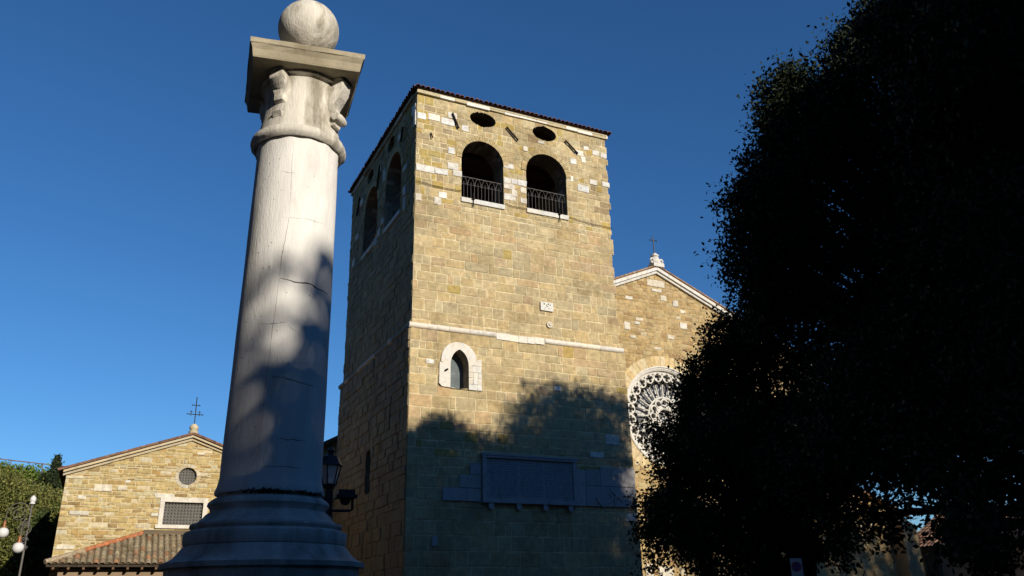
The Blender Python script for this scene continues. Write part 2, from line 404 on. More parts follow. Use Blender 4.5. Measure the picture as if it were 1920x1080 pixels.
def railing(fr, x0, x1, z0, hgt, nb, bars):
    mb = MB(); P = lambda x, z: fr(x, z, -.12)
    mb.tube([P(x0, z0+hgt), P(x1, z0+hgt)], .015, 6); mb.tube([P(x0, z0+.06), P(x1, z0+.06)], .014, 6)
    w = (x1-x0)/nb
    for k in range(nb*2+1):
        x = x0+w*k/2
        mb.tube([P(x, z0+.0), P(x, z0+hgt*.80)], .0085, 5)
    for k in range(nb):
        xa = x0+w*k; c = xa+w/2; zb = z0+hgt*.66; zt = z0+hgt*.985
        L_ = []; Rr = []
        for i in range(7):
            t = i/6; L_.append(P(xa+w*.08+(w*.42)*(1-math.cos(t*math.pi/2)), zb+(zt-zb)*math.sin(t*math.pi/2)))
            Rr.append(P(xa+w*.92-(w*.42)*(1-math.cos(t*math.pi/2)), zb+(zt-zb)*math.sin(t*math.pi/2)))
        mb.tube(L_, .008, 5); mb.tube(Rr, .008, 5)
        mb.tube([P(xa, z0+hgt*.68), P(xa+w, z0+hgt*.68)], .008, 5)
    return mb

BR = [(.52, .40, .20), (.47, .36, .18), (.55, .44, .24)]
for (fr, A, sd_) in ((front(TY0), A1, 'f'), (front(TY0), A2, 'f'), (left(TX0), B1, 'l'), (left(TX0), B2, 'l')):
    cx, half, z0, zs = A
    b = lining(fr, None, cx, zs, half, z0, .95, (.17, .135, .09))  # soiled stone tone, also darkened for the shade inside the arch
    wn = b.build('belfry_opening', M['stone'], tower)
    v = MB(); ring_blocks(v, fr, cx, zs, half, half+RING, 0, math.pi, 44, .045, BR, depth=.02)
    v.build('arch_ring', M['stone'], wn)
    s = MB()
    p = fr(cx-half-.02, z0-.19, .07); q = fr(cx+half+.02, z0, -.25)
    for k in range(3):
        xa = cx-half-.02+(2*half+.04)*k/3+.002; xb = cx-half-.02+(2*half+.04)*(k+1)/3-.002
        p = fr(xa, z0-.19, .07); q = fr(xb, z0+.003, -.25)
        s.box(tuple(map(min, p, q)), tuple(map(max, p, q)), vary((.66, .63, .56), .06))
    s.build('sill', M['marble'], wn)
    rl = railing(fr, cx-half, cx+half, z0+.01, 1.02, 6, 13); rl.build('railing', M['rail_iron'], wn)
    if sd_ == 'f':
        k = MB(); xx = cx-.45 if A is A1 else cx+.52
        k.tube([fr(xx, z0-.35, .09), fr(xx, z0+.25, .1)], .022, 6); k.tube([fr(xx-.06, z0-.02, .12), fr(xx+.06, z0-.02, .12)], .03, 6)
        k.build('iron_bracket', M['anchor_iron'], wn)
def ell_lining(fr, cx, cz, rx, rz):
    mb = MB(); n = 28
    for i in range(n):
        a, b_ = 2*math.pi*i/n, 2*math.pi*(i+1)/n
        p = (cx+rx*math.cos(a), cz+rz*math.sin(a)); q = (cx+rx*math.cos(b_), cz+rz*math.sin(b_))
        mb.face([fr(*p, .02), fr(*q, .02), fr(*q, -.35), fr(*p, -.35)], vary((.15, .12, .08), .15))  # lining colour darkened to stand for shade inside the opening
    return mb
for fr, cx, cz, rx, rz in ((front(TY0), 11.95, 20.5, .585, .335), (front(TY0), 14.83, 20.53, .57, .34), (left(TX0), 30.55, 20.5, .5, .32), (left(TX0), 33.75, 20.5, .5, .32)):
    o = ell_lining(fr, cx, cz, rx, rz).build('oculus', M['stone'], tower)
# iron wall anchors
for (xa, za, xb, zb) in ((10.57, 20.42, 10.84, 19.78), (13.0, 20.37, 13.53, 19.85), (15.81, 20.4, 16.42, 19.88)):
    k = MB(); k.tube([(xa, TY0-.09, za), (xb, TY0-.09, zb)], .04, 6); k.build('wall_anchor', M['anchor_iron'], tower)
for (ya, za, yb, zb) in ((28.75, 20.3, 28.95, 19.7), (32.0, 20.2, 32.3, 19.1), (35.3, 20.1, 35.6, 19.3)):
    k = MB(); k.tube([(TX0-.09, ya, za), (TX0-.09, yb, zb)], .04, 6); k.build('wall_anchor', M['anchor_iron'], tower)
k = MB(); k.tube([(9.66, TY0-.06, 19.28), (9.72, TY0-.12, 19.05)], .03, 6); k.build('iron_hook', M['anchor_iron'], tower)
# tie rod at belfry floor
for xa, xb, za, zb in ((9.1, 10.98, 17.0, 16.95), (12.9, 13.85, 16.78, 16.72), (15.82, 17.95, 16.72, 16.6)):
    k = MB(); n = 10; k.tube([(xa+(xb-xa)*i/n, TY0-.065, za+(zb-za)*i/n-.04*math.sin(math.pi*i/n)+rnd.uniform(-.015, .015)) for i in range(n+1)], .012, 5)
    k.build('tie_cable', M['anchor_iron'], tower)
# cornice slabs
k = MB(); x = TX0-.05
while x < TX1+.05:
    w = rnd.uniform(.5, 1.05); x1 = min(x+w, TX1+.08)
    c = pick(rnd, ((.78, .73, .64), 4), ((.5, .42, .26), 2)); o = rnd.uniform(.07, .13)
    k.box((x+.006, TY0-o, 20.99+rnd.uniform(-.02, .02)), (x1-.006, TY0+.3, 21.13), vary(c, .08), .006); x = x1
k.box((TX0-.02, TY0-.1, 21.1), (TX1+.05, TY0+.3, 21.17), (.5, .42, .28))
y = TY0+.34
while y < TY1:
    w = rnd.uniform(.5, 1.4); y1 = min(y+w, TY1+.05)
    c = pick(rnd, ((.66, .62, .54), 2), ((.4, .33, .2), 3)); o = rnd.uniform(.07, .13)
    k.box((TX0-o, y+.006, 20.97), (TX0+.3, y1-.006, 21.12), vary(c, .08), .006); y = y1
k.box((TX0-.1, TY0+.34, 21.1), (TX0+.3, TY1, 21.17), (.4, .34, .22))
k.build('cornice', M['marble'], tower)
# roof of barrel tiles
def barrel_roof(mb, eave0, eave1, up, length_fn, pitch, rad, cols, seg=5, lap=.38, lift=.0, r=rnd):
    """columns of overlapping curved tiles running up the slope"""
    e0, e1 = Vector(eave0), Vector(eave1); d = e1-e0; n = max(1, int(d.length/pitch)); u = d.normalized(); up = Vector(up).normalized(); nn = u.cross(up).normalized()
    if nn.z < 0: nn = -nn
    for k in range(n):
        t = (k+.5)/n; p0 = e0+d*t; Ln = length_fn(t)
        if Ln <= .05: continue
        # pan
        c = vary(r.choice(cols), .15, r)
        pv = [p0-u*pitch*.5-nn*.0+up*0, p0+u*pitch*.5+up*0, p0+u*pitch*.5+up*Ln, p0-u*pitch*.5+up*Ln]
        mb.face([tuple(q+nn*.0) for q in pv], (c[0]*.6, c[1]*.6, c[2]*.6))
        s = -.04+r.uniform(-.02, .02); wob = r.uniform(-.012, .012)
        while s < Ln:
            e = min(s+lap+.06, Ln); c = vary(r.choice(cols), .22, r); vs = []
            for (q, rr_, z_) in ((s, rad*1.06, .018), (e, rad*.92, .0)):
                for i in range(seg+1):
                    a = math.pi*i/seg
                    vs.append(tuple(p0+u*(wob+rr_*math.cos(a))+up*q+nn*(z_+rr_*.85*math.sin(a))))
            m_ = seg+1
            mb.faces(vs, [(i, i+1, m_+i+1, m_+i) for i in range(seg)], c, True)
            inner = [tuple(Vector(v)-nn*.018) for v in vs]
            mb.faces(inner, [(i, m_+i, m_+i+1, i+1) for i in range(seg)], c, True)
            mb.faces(vs[:m_]+inner[:m_], [(i, m_+i, m_+i+1, i+1) for i in range(seg)], c)
            s += lap
roof = MB(); RT = [(.24, .10, .07), (.20, .09, .07), (.28, .14, .09), (.22, .12, .10)]
ex0, ex1, ey0, ey1, ez = TX0-.17, TX1+.2, TY0-.2, TY1+.2, 21.21
cxm, cym, rise = (ex0+ex1)/2, (ey0+ey1)/2, 1.6
sl_f = math.hypot(cym-ey0, rise); upf = (0, cym-ey0, rise)
barrel_roof(roof, (ex0, ey0, ez), (ex1, ey0, ez), upf, lambda t: sl_f*2*min(t, 1-t), .212, .088, RT, seg=6)
barrel_roof(roof, (ex0, ey1, ez), (ex0, ey0, ez), (cxm-ex0, 0, rise), lambda t: math.hypot(cxm-ex0, rise)*2*min(t, 1-t), .212, .088, RT, seg=6)
barrel_roof(roof, (ex1, ey0, ez), (ex1, ey1, ez), (cxm-ex1, 0, rise), lambda t: math.hypot(cxm-ex0, rise)*2*min(t, 1-t), .424, .18, RT, seg=4, lap=1.2)
barrel_roof(roof, (ex1, ey1, ez), (ex0, ey1, ez), (0, cym-ey1, rise), lambda t: sl_f*2*min(t, 1-t), .424, .18, RT, seg=4, lap=1.2)
roof.face([(ex0+.05, ey0+.05, ez-.01), (ex0+.05, ey1-.05, ez-.01), (ex1-.05, ey1-.05, ez-.01), (ex1-.05, ey0+.05, ez-.01)], (.12, .08, .06))
roof.build('roof', M['tile'], tower)
# string course
k = MB(); WC = (.74, .67, .56)
for (xa, xb) in ((8.93, 9.98), (9.99, 10.46), (10.47, 11.28), (11.29, 12.35), (14.42, 15.35), (15.36, 16.0), (16.01, 16.9), (16.91, 18.0)):
    k.tube([(xa, LY0+.02, 11.12+rnd.uniform(-.01, .01)), (xb, LY0+.02, 11.12+rnd.uniform(-.01, .01))], .115, 14, vary(WC, .06))
x = 12.37
while x < 14.4:
    x1 = min(14.41, x+rnd.uniform(.3, .6)); k.box((x, LY0-.045-rnd.uniform(0, .02), 10.98-rnd.uniform(0, .06)), (x1-.012, TY0, 11.19+rnd.uniform(0, .03)), vary((.76, .71, .60), .07), .012); x = x1
for (ya, yb, c, rad) in ((27.25, 29.0, .3, .1), (29.05, 29.55, .66, .12), (29.6, 31.2, .35, .09), (31.25, 33.9, .62, .11), (33.95, 35.2, .32, .09), (35.25, 36.1, .6, .11), (36.12, 37.0, .4, .12)):
    k.tube([(LX0, ya, 11.13+rnd.uniform(-.02, .02)), (LX0, yb, 11.13+rnd.uniform(-.02, .02))], rad, 12, (c, c*.95, c*.85))
k.build('string_course', M['marble'], tower)
# lancet window
lw = MB(); fr = front(LY0)
def lan_in(t):   # t 0..1 along inner pointed arch, left foot to right foot
    if t < .5:
        s = t*2; a = s*1.28; Rr = .5; return (10.52+Rr*(1-math.cos(a))*.98, 9.76+Rr*math.sin(a)*1.28)
    s = (1-t)*2; a = s*1.28; Rr = .5; return (11.23-Rr*(1-math.cos(a))*.98*1.02, 9.79+Rr*math.sin(a)*1.22)
def lan_out(t):
    a = math.pi*(1-t); x = 10.86+.70*math.cos(a); z = 9.85+.80*math.sin(a)**.85
    return x, z
N = 20; col = (.70, .66, .58)
for i in range(N):
    a, b_ = i/N, (i+1)/N; q = [lan_out(a), lan_out(b_), lan_in(b_), lan_in(a)]
    c = vary(col, .02)
    lw.face([fr(*p, .07) for p in q], c); lw.face([fr(*q[1], .07), fr(*q[0], .07), fr(*q[0], -.1), fr(*q[1], -.1)], c)
def prism(mb, fr, loop, h, d, c):
    n = len(loop); mb.face([fr(*p, h) for p in loop], c)
    for i in range(n): mb.face([fr(*loop[i], h), fr(*loop[i], -d), fr(*loop[(i+1) % n], -d), fr(*loop[(i+1) % n], h)], c)
prism(lw, fr, [(10.09, 9.05), (10.2, 8.94), (10.52, 8.92), (10.52, 9.80), (10.3, 9.84), (10.1, 9.83)], .075, .1, col)
prism(lw, fr, [(10.52, 9.80), (10.52, 9.72), (10.2, 9.86), (10.16, 9.845)], .07, .1, col)
z = 8.9; 
while z < 10.05:
    z1 = min(10.06, z+rnd.uniform(.12, .26)); x = 11.23
    while x < 11.74:
        x1 = min(11.75, x+rnd.uniform(.14, .4)); 
        if 11.75-x1 < .08: x1 = 11.75
        if not (z > 9.7 and x1 < 11.45):
            prism(lw, fr, [(x+.004, z+.004), (x1-.006+rnd.uniform(-.02, .02), z+.004+rnd.uniform(-.01, .01)), (x1-.006, z1-.006), (x+.004, z1-.006+rnd.uniform(-.01, .01))], .07+rnd.uniform(-.01, .01), .1, vary((.68, .64, .56), .05))
        x = x1
    z = z1
lwo = lw.build('lancet_window', M['marble'], tower)
rv = MB(); pts = [(10.52, 8.9+.09*i) for i in range(10)]+[lan_in(i/16) for i in range(17)]+[(11.23, 9.7-.16*i) for i in range(6)]
for i in range(len(pts)-1):
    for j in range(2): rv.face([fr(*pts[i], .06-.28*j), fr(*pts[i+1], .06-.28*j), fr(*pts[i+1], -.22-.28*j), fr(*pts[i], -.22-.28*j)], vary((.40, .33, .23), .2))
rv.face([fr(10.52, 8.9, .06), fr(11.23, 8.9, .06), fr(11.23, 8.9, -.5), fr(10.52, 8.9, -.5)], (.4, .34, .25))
rv.build('reveal', M['stone'], lwo)
gl = MB(); gl.face([fr(10.45, 8.85, -.48), fr(11.3, 8.85, -.48), fr(11.3, 10.6, -.48), fr(10.45, 10.6, -.48)]); gl.build('pane', M['glass'], lwo)
k = MB(); k.tube([fr(10.3, 9.5, .05), fr(10.33, 9.54, .13)], .035, 8); k.tube([fr(10.36, 9.56, .05), fr(10.39, 9.57, .15)], .03, 8); k.build('iron_hook', M['anchor_iron'], lwo)
# slit window of the left face
k = MB(); 
for j, (ya, yb) in enumerate(((31.4, 31.4), (32.05, 32.05))):
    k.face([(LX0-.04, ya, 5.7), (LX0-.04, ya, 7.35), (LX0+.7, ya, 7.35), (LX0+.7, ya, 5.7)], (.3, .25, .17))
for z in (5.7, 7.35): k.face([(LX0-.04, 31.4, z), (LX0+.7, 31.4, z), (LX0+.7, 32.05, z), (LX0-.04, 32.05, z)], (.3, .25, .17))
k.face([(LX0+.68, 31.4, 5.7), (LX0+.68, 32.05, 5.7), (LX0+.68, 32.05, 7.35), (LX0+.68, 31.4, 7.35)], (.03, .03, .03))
k.build('slit_window', M['stone'], tower)
# carved plate and rosette
k = MB(); k.box((14.34, TY0-.085, 12.4), (14.9, TY0+.02, 12.76), (.68, .66, .6), .008)
pl = k.build('carved_plate', M['marble'], tower)
for (x, z, q) in ((14.5, 12.68, .03), (14.6, 12.64, .025), (14.68, 12.69, .03), (14.76, 12.66, .025), (14.64, 12.58, .022), (14.55, 12.55, .018), (14.7, 12.5, .018), (14.5, 12.46, .015), (14.8, 12.52, .015)):
    k = MB(); k.sphere((x, TY0-.085, z), q, 10, 6, (.22, .2, .18)); k.build('relief', M['marble'], pl)
k = MB(); k.lathe((0, 0, 0), [(.0, .09), (.05, .09), (.07, .05), (.13, .06), (.15, .0)], 16, (.62, .56, .45))
k.v = [(14.72+x, TY0-.02-z, 11.85+y) for x, y, z in k.v]; k.build('rosette', M['marble'], tower)

# inscription plaque and marble courses round it
plq = thing('inscription_plaque', 'large grey marble inscription plaque in moulded frame on four corbels, on shaded tower wall', 'plaque', (13.6, 27.0, 4.9))
k = MB(); k.box((11.86, 26.96, 5.1), (15.34, 27.06, 6.5), (.33, .33, .34)); pnl = k.build('panel', M['marble'], plq)
k = MB(); F = (.38, .38, .38)
k.box((11.72, 26.9, 4.95), (15.48, 27.06, 5.1), F); k.box((11.72, 26.9, 5.1), (11.86, 27.06, 6.5), F); k.box((15.34, 26.9, 5.1), (15.48, 27.06, 6.5), F)
k.box((11.69, 26.88, 6.5), (15.51, 27.06, 6.58), F); k.box((11.66, 26.85, 6.58), (15.54, 27.06, 6.65), F); k.build('frame', M['marble'], plq)
for c0, c1 in ((12.0, 13.1), (13.18, 14.1), (14.18, 15.25)):
    k = MB(); z = 6.38
    while z > 5.2:
        x = c0+rnd.uniform(0, .03)
        while x < c1-.05:
            w = rnd.uniform(.02, .14); k.box((x, 26.957, z-.022), (min(c1, x+w), 26.962, z+.022), (.22, .22, .23)); x += w+rnd.uniform(.015, .04)
        z -= .083
    k.build('lettering', M['marble'], pnl)
for x in (12.05, 13.12, 14.18, 15.2):
    k = MB(); prism(k, lambda x_, z_, h_: (x_, 27.06-h_, z_), [(x-.09, 4.95), (x-.09, 4.8), (x-.06, 4.74), (x+.06, 4.74), (x+.09, 4.8), (x+.09, 4.95)], .13, 0, (.38, .38, .38)); k.build('corbel', M['marble'], plq)
for (x0, z0, x1, z1) in ((10.27, 4.98, 11.15, 5.42), (11.16, 4.98, 11.7, 5.42), (10.88, 5.43, 11.7, 5.88), (11.28, 5.89, 11.7, 6.3), (15.5, 4.95, 15.9, 6.25), (15.91, 5.7, 16.55, 6.3), (15.91, 4.96, 18.1, 5.69), (16.56, 5.7, 18.1, 6.42), (9.9, 3.5, 10.1, 3.8)):
    k = MB(); k.box((x0+.005, 27.0+rnd.uniform(-.01, .01), z0+.005), (x1-.005, 27.09, z1-.005), vary((.38, .37, .37), .12), .006)
    mb_ = k.build('marble_block', M['marble'], tower)
    if x0 == 15.91 and x1 > 18: mc = mb_
for i, (x, z) in enumerate(((16.75, 5.35), (16.95, 5.5), (17.2, 5.45), (16.6, 5.2), (17.35, 5.25))):
    k = MB(); n = 8; k.tube([(x+.25*math.sin(j*.3+i), 26.99, z-.3+.6*j/n*(.6+.1*i)) for j in range(n+1)], [.012+.03*math.sin(math.pi*j/n) for j in range(n+1)], 6, (.42, .41, .4)); k.build('carved_relief', M['marble'], mc)

# ------------------------------------------------------------------ cathedral
FY = 30.5; GX, GZ = 22.43, 16.45; SLP = .43; RX, RZ = 22.41, 9.47
chu = thing('cathedral', 'stone cathedral front with broad gable and great white rose window beside the bell tower', 'church', (24, 36, 0))
rc = random.Random(5)
def ccol(x, z, r): return pick(r, ((0.470, 0.335, 0.154), 4), ((0.430, 0.298, 0.128), 4), ((0.510, 0.378, 0.184), 3), ((0.360, 0.232, 0.103), 1.3), ((0.580, 0.491, 0.325), .35))
NX0, NX1 = 13.2, 31.7
gz = lambda x: GZ-abs(x-GX)*SLP
cl = lambda z: max(18.1, GX-(GZ-z)/SLP) if z > 1 else 18.1
cr = lambda z: min(NX1, GX+(GZ-z)/SLP)
roseH = ellipse(RX, RZ, 2.82, 2.82)
crow = rows_of(0, 3.6, .2, .34, rc)+rows_of(3.6, GZ, .155, .21, rc)
cw = lambda z, r: r.choice([.25, .34, .4, .48])*r.uniform(.85, 1.15)
WCH = [(20.45, 13.4, 20.75, 13.75), (21.1, 13.9, 21.5, 14.05), (21.0, 13.7, 21.3, 13.85), (22.15, 15.5, 22.7, 15.65), (22.6, 15.1, 22.95, 15.35), (23.3, 14.9, 23.6, 15.2), (23.7, 14.6, 24.0, 14.75), (20.7, 13.0, 21.0, 13.13), (22.8, 13.2, 23.2, 13.4), (22.0, 12.6, 22.4, 12.7), (21.9, 15.75, 22.9, 16.1), (23.6, 13.8, 24.0, 14.1), (20.6, 14.9, 21.0, 15.05), (20.62, 2.6, 21.0, 3.1), (21.3, 2.2, 22.0, 3.0)]
f = masonry(front(FY), crow, cl, cr, cw, ccol, (.52, .43, .26), [roseH], gap=.02, h=(.006, .025), jit=.008, r=rc, whites=WCH, wcol=(.66, .60, .48))
# side aisle front, lower, to the right
masonry(front(FY+.05), rows_of(0, 8, .2, .3, rc), lambda z: NX1, lambda z: min(36.0, 36.0-(z-5.5)/.37), cw, ccol, (.5, .42, .26), h=(.006, .025), r=rc, mb=f)
f.build('wall', M['rubble'], chu)
k = MB()
for i in range(1): 
    k.box((35.3, FY-.7, 0), (36.3, FY+.04, 4.9), (.36, .27, .14))
    k.faces([(35.3, FY-.7, 4.9), (36.3, FY-.7, 4.9), (36.3, FY+.04, 5.4), (35.3, FY+.04, 5.4)], [(0, 1, 2, 3)], (.4, .3, .16))
k.box((36.0, FY+.06, 0), (36.2, 60, 5.4), (.34, .26, .15))
k.build('aisle_wall', M['rubble'], chu); k = MB()
k.box((31.5, FY+.06, 0), (31.69, 60, 12.2), (.34, .26, .15))
k.build('wall', M['rubble'], chu); k = MB()
k.box((13.2, FY+7, 0), (13.4, 60, 12.2), (.34, .26, .15))
k.build('wall', M['rubble'], chu)
# roofs
k = MB(); CT = [(.30, .17, .10), (.26, .15, .09), (.33, .22, .14)]
def slab(mb, a, b, c, d, th, col):
    top = [a, b, c, d]; bot = [(p[0], p[1], p[2]-th) for p in top]
    mb.faces(top+bot, [(0, 1, 2, 3), (7, 6, 5, 4)]+[(i, 4+i, 4+(i+1) % 4, (i+1) % 4) for i in range(4)], col)
for s_, xe in ((1, NX1+.3), (-1, NX0-.3)):
    ze = GZ+.36-abs(xe-GX)*SLP
    if s_ < 0:
        slab(k, (GX, FY-.2, GZ+.36), (18.3, FY-.2, GZ+.36-(GX-18.3)*SLP), (18.3, 60, GZ+.36-(GX-18.3)*SLP), (GX, 60, GZ+.36), .08, CT[0])
    else:
        slab(k, (xe, FY-.2, ze), (GX, FY-.2, GZ+.36), (GX, 60, GZ+.36), (xe, 60, ze), .08, CT[0])
    n = int(abs(xe-GX)/.24)
    for i in range(n):
        if s_ < 0 and GX-i*.24 < 18.3: break
        x0 = GX+s_*i*.24; x1 = GX+s_*(i+1.1)*.24
        zz0 = GZ+.36-abs(x0-GX)*SLP; zz1 = GZ+.36-abs(x1-GX)*SLP
        k.tube([(x0, FY-.22, zz0), (x1, FY-.22, zz1-.0)], [.035, .05], 6, vary(rnd.choice([(.42, .27, .17), (.36, .22, .13), (.45, .33, .22)]), .15))
slab(k, (36.5, FY-.3, 5.5), (31.7, FY-.3, 7.28), (31.7, 60, 7.28), (36.5, 60, 5.5), .12, CT[1])
k.build('roof', M['tile'], chu)
k = MB()
for s_, xe in ((1, NX1+.2), (-1, 18.2)):
    n = 14
    for i in range(n):
        xa = GX+(xe-GX)*i/n; xb = GX+(xe-GX)*(i+1)/n-s_*.01
        for (o, zt, zb, cc) in ((.2, .28, .12, .70), (.12, .12, -.02, .64)):
            za, zbv = GZ-abs(xa-GX)*SLP, GZ-abs(xb-GX)*SLP
            vs = [(xa, FY-o, za+zb), (xb, FY-o, zbv+zb), (xb, FY-o, zbv+zt), (xa, FY-o, za+zt), (xa, FY+.1, za+zb), (xb, FY+.1, zbv+zb), (xb, FY+.1, zbv+zt), (xa, FY+.1, za+zt)]
            k.faces(vs, [(0, 1, 2, 3), (0, 4, 5, 1), (3, 2, 6, 7), (0, 3, 7, 4), (1, 5, 6, 2)], vary((cc, cc*.95, cc*.85), .06))
k.build('gable_coping', M['marble'], chu)
# finial + cross
k = MB(); c = (.68, .64, .57); fx = 22.5
k.box((fx-.3, FY-.3, GZ+.28), (fx+.3, FY+.25, GZ+.46), c); 
k.lathe((fx, FY, GZ+.46), [(.27, 0), (.3, .08), (.24, .2), (.2, .32), (.15, .4), (.2, .44), (.2, .5), (.11, .52), (.1, .6), (.0, .6)], 20, c)
for s_ in (-1, 1):
    k.tube([(fx+s_*(.26+.09*math.cos(a)), FY-.12, GZ+.62+.12*math.sin(a)) for a in [i*.5 for i in range(13)]], .045, 7, c)
fo = k.build('gable_finial', M['marble'], chu)
k = MB(); zb = GZ+1.02
k.tube([(fx, FY, zb), (fx-.02, FY, 18.45)], .028, 6); k.tube([(fx-.2, FY, 18.22), (fx+.18, FY, 18.22)], .022, 6)
for dx in (-.2, .18): k.sphere((fx+dx, FY, 18.22), .035, 8, 6)
k.build('iron_cross', M['iron'], fo)
# rose window
fr = front(FY)
k = MB(); ring_blocks(k, fr, RX, RZ, 2.3, 2.82, 0, 2*math.pi, 62, .02, [(.62, .48, .25), (.58, .44, .22), (.66, .52, .30)], depth=.02, gap=.004)
rose = k.build('rose_window', M['rubble'], chu)
k = MB(); n = 96
def ring_prof(mb, prof, col):
    vs = []
    for (rad, h_) in prof:
        for i in range(n): a = 2*math.pi*i/n; vs.append(fr(RX+rad*math.cos(a), RZ+rad*math.sin(a), h_))
    mb.faces(vs, [(j*n+i, j*n+(i+1) % n, (j+1)*n+(i+1) % n, (j+1)*n+i) for j in range(len(prof)-1) for i in range(n)], col, True)
ring_prof(k, [(2.33, .0), (2.33, .05), (2.29, .075), (2.26, .06), (2.245, .02), (2.2, .02), (2.18, .0), (2.16, -.02), (2.14, -.02), (2.12, -.1), (2.12, -.4)], (.70, .67, .60))
k.build('moulding', M['marble'], rose)
k = MB(); TC = (.66, .63, .56); D0, D1 = -.12, -.27
def plate(mb, loops_o, loops_i, d0=D0, d1=D1, col=TC):
    m_ = len(loops_o)
    for i in range(m_):
        j = (i+1) % m_
        o0, o1, i0, i1 = loops_o[i], loops_o[j], loops_i[i], loops_i[j]
        mb.face([fr(*o0, d0), fr(*o1, d0), fr(*i1, d0), fr(*i0, d0)], col)
        mb.face([fr(*i0, d0), fr(*i1, d0), fr(*i1, d1), fr(*i0, d1)], col)
        mb.face([fr(*o1, d0), fr(*o0, d0), fr(*o0, d1), fr(*o1, d1)], col)
NS = 24
for s_ in range(NS):
    a = 2*math.pi*(s_+.5)/NS; ca, sa = math.cos(a), math.sin(a)
    c0 = (RX+1.88*ca, RZ+1.88*sa); q = 32; lo, li = [], []
    for i in range(q):
        t = 2*math.pi*i/q; ro = .245
        ri = .085+.115*abs(math.cos(2*t))**.6
        w = t+a
        lo.append((c0[0]+ro*math.cos(w), c0[1]+ro*math.sin(w))); li.append((c0[0]+ri*math.cos(w), c0[1]+ri*math.sin(w)))
    plate(k, lo, li)
    # round arch between two colonnettes
    c1 = (RX+1.5*ca, RZ+1.5*sa); q = 12; lo, li = [], []
    for i in range(q+1):
        t = -math.pi/2+math.pi*i/q; w = a+t
        for lst, rad in ((lo, .205), (li, .15)):
            e = rad*(1+.25*math.cos(t)); lst.append((c1[0]+e*math.cos(w), c1[1]+e*math.sin(w)))
    for i in range(q): plate(k, [lo[i], lo[i+1]], [li[i], li[i+1]], D0-.01, D1)
    # colonnette
    b_ = 2*math.pi*s_/NS; cb, sb = math.cos(b_), math.sin(b_)
    P = lambda r_, h_=-.2: fr(RX+r_*cb, RZ+r_*sb, h_)
    k.tube([P(.9), P(.94), P(.97), P(1.44), P(1.46), P(1.52), P(1.56)], [.055, .055, .036, .036, .05, .07, .055], 8, TC)
ring_prof(k, [(.93, -.14), (.88, -.12), (.84, -.14), (.84, -.3)], TC)
for s_ in range(12):
    a = 2*math.pi*s_/12; c0 = (RX+.66*math.cos(a), RZ+.66*math.sin(a)); q = 16
    lo = [(c0[0]+.19*math.cos(t*2*math.pi/q), c0[1]+.19*math.sin(t*2*math.pi/q)) for t in range(q)]; li = [(c0[0]+.12*math.cos(t*2*math.pi/q), c0[1]+.12*math.sin(t*2*math.pi/q)) for t in range(q)]
    plate(k, lo, li)
ring_prof(k, [(.5, -.14), (.4, -.1), (.34, -.14), (.34, -.3)], TC)
ring_prof(k, [(2.13, -.14), (2.03, -.14), (2.03, -.3)], TC)
k.build('tracery', M['marble'], rose)
k = MB(); n_ = 64
for i in range(n_):
    a, b_ = 2*math.pi*i/n_, 2*math.pi*(i+1)/n_
    k.face([fr(RX, RZ, -.36), fr(RX+2.2*math.cos(a), RZ+2.2*math.sin(a), -.36), fr(RX+2.2*math.cos(b_), RZ+2.2*math.sin(b_), -.36)])
k.build('pane', M['leaded'], rose)
# portal steps of light stone low on the front
# north aisle behind tower, left
k = MB()
rn = random.Random(3)
masonry(front(42), rows_of(0, 13, .25, .4, rn), lambda z: max(7.7, 9.4+(z-9.3)/.55) if z > 8.4 else 7.7, lambda z: 13.2, lambda z, r: r.uniform(.3, .6), ccol, (.45, .37, .24), h=(.006, .02), r=rn, mb=k)
na = k.build('aisle_wall', M['rubble'], chu)
k = MB(); slab(k, (13.3, 41.6, 11.55), (7.5, 41.6, 8.45), (7.5, 60, 8.45), (13.3, 60, 11.55), .2, (.16, .11, .08)); k.build('aisle_roof', M['tile'], chu)

# ------------------------------------------------------------------ chapel on the left
CY = 38.0
chap = thing('chapel', 'low gabled stone chapel with round window and white framed barred window', 'chapel', (3, 42, 0))
rp = random.Random(9)
def pcol(x, z, r): return pick(r, ((0.480, 0.359, 0.154), 4), ((0.530, 0.411, 0.188), 4), ((0.420, 0.283, 0.111), 2), ((0.620, 0.539, 0.368), 1.6), ((0.320, 0.217, 0.094), .8), ((0.540, 0.454, 0.265), 2))
CX0, CX1, AX, AZ, CS = -1.62, 7.65, 2.95, 8.5, .36
cl2 = lambda z: max(CX0-.05*(7-z)/7, AX-(AZ-z)/CS); cr2 = lambda z: min(CX1, AX+(AZ-z)/CS)
ocu = ellipse(2.93, 6.98, .36, .36); wrec = rect(1.98, 4.86, 3.86, 6.08)
prow = rows_of(0, AZ, .09, .2, rp)
f = masonry(front(CY), prow, cl2, cr2, lambda z, r: r.choice([.16, .24, .33, .42, .6])*r.uniform(.8, 1.2), pcol, (.58, .49, .30), [ocu, wrec], gap=.03, h=(.005, .035), jit=.018, edge=0, r=rp,
    whites=[(.3, 6.3, .65, 6.48), (-.55, 6.25, .1, 6.5), (1.75, 6.05, 2.5, 6.22), (-1.55, 4.0, -.9, 4.15), (.55, 6.62, .75, 6.72), (3.2, 7.9, 3.5, 8.0), (1.7, 5.3, 1.96, 5.45), (-1.1, 5.9, -.8, 6.05), (-1.3, 5.3, -.6, 5.45)], wcol=(.70, .65, .53))
f.build('wall', M['rubble'], chap)
k = MB(); k.box((CX0+.05, CY+.06, 0), (CX0+.25, 52, 6.8), (.36, .28, .16)); k.build('wall', M['rubble'], chap); k = MB(); k.box((CX1-.2, CY+.06, 0), (CX1, 52, 6.75), (.36, .28, .16)); k.build('wall', M['rubble'], chap)
k = MB()
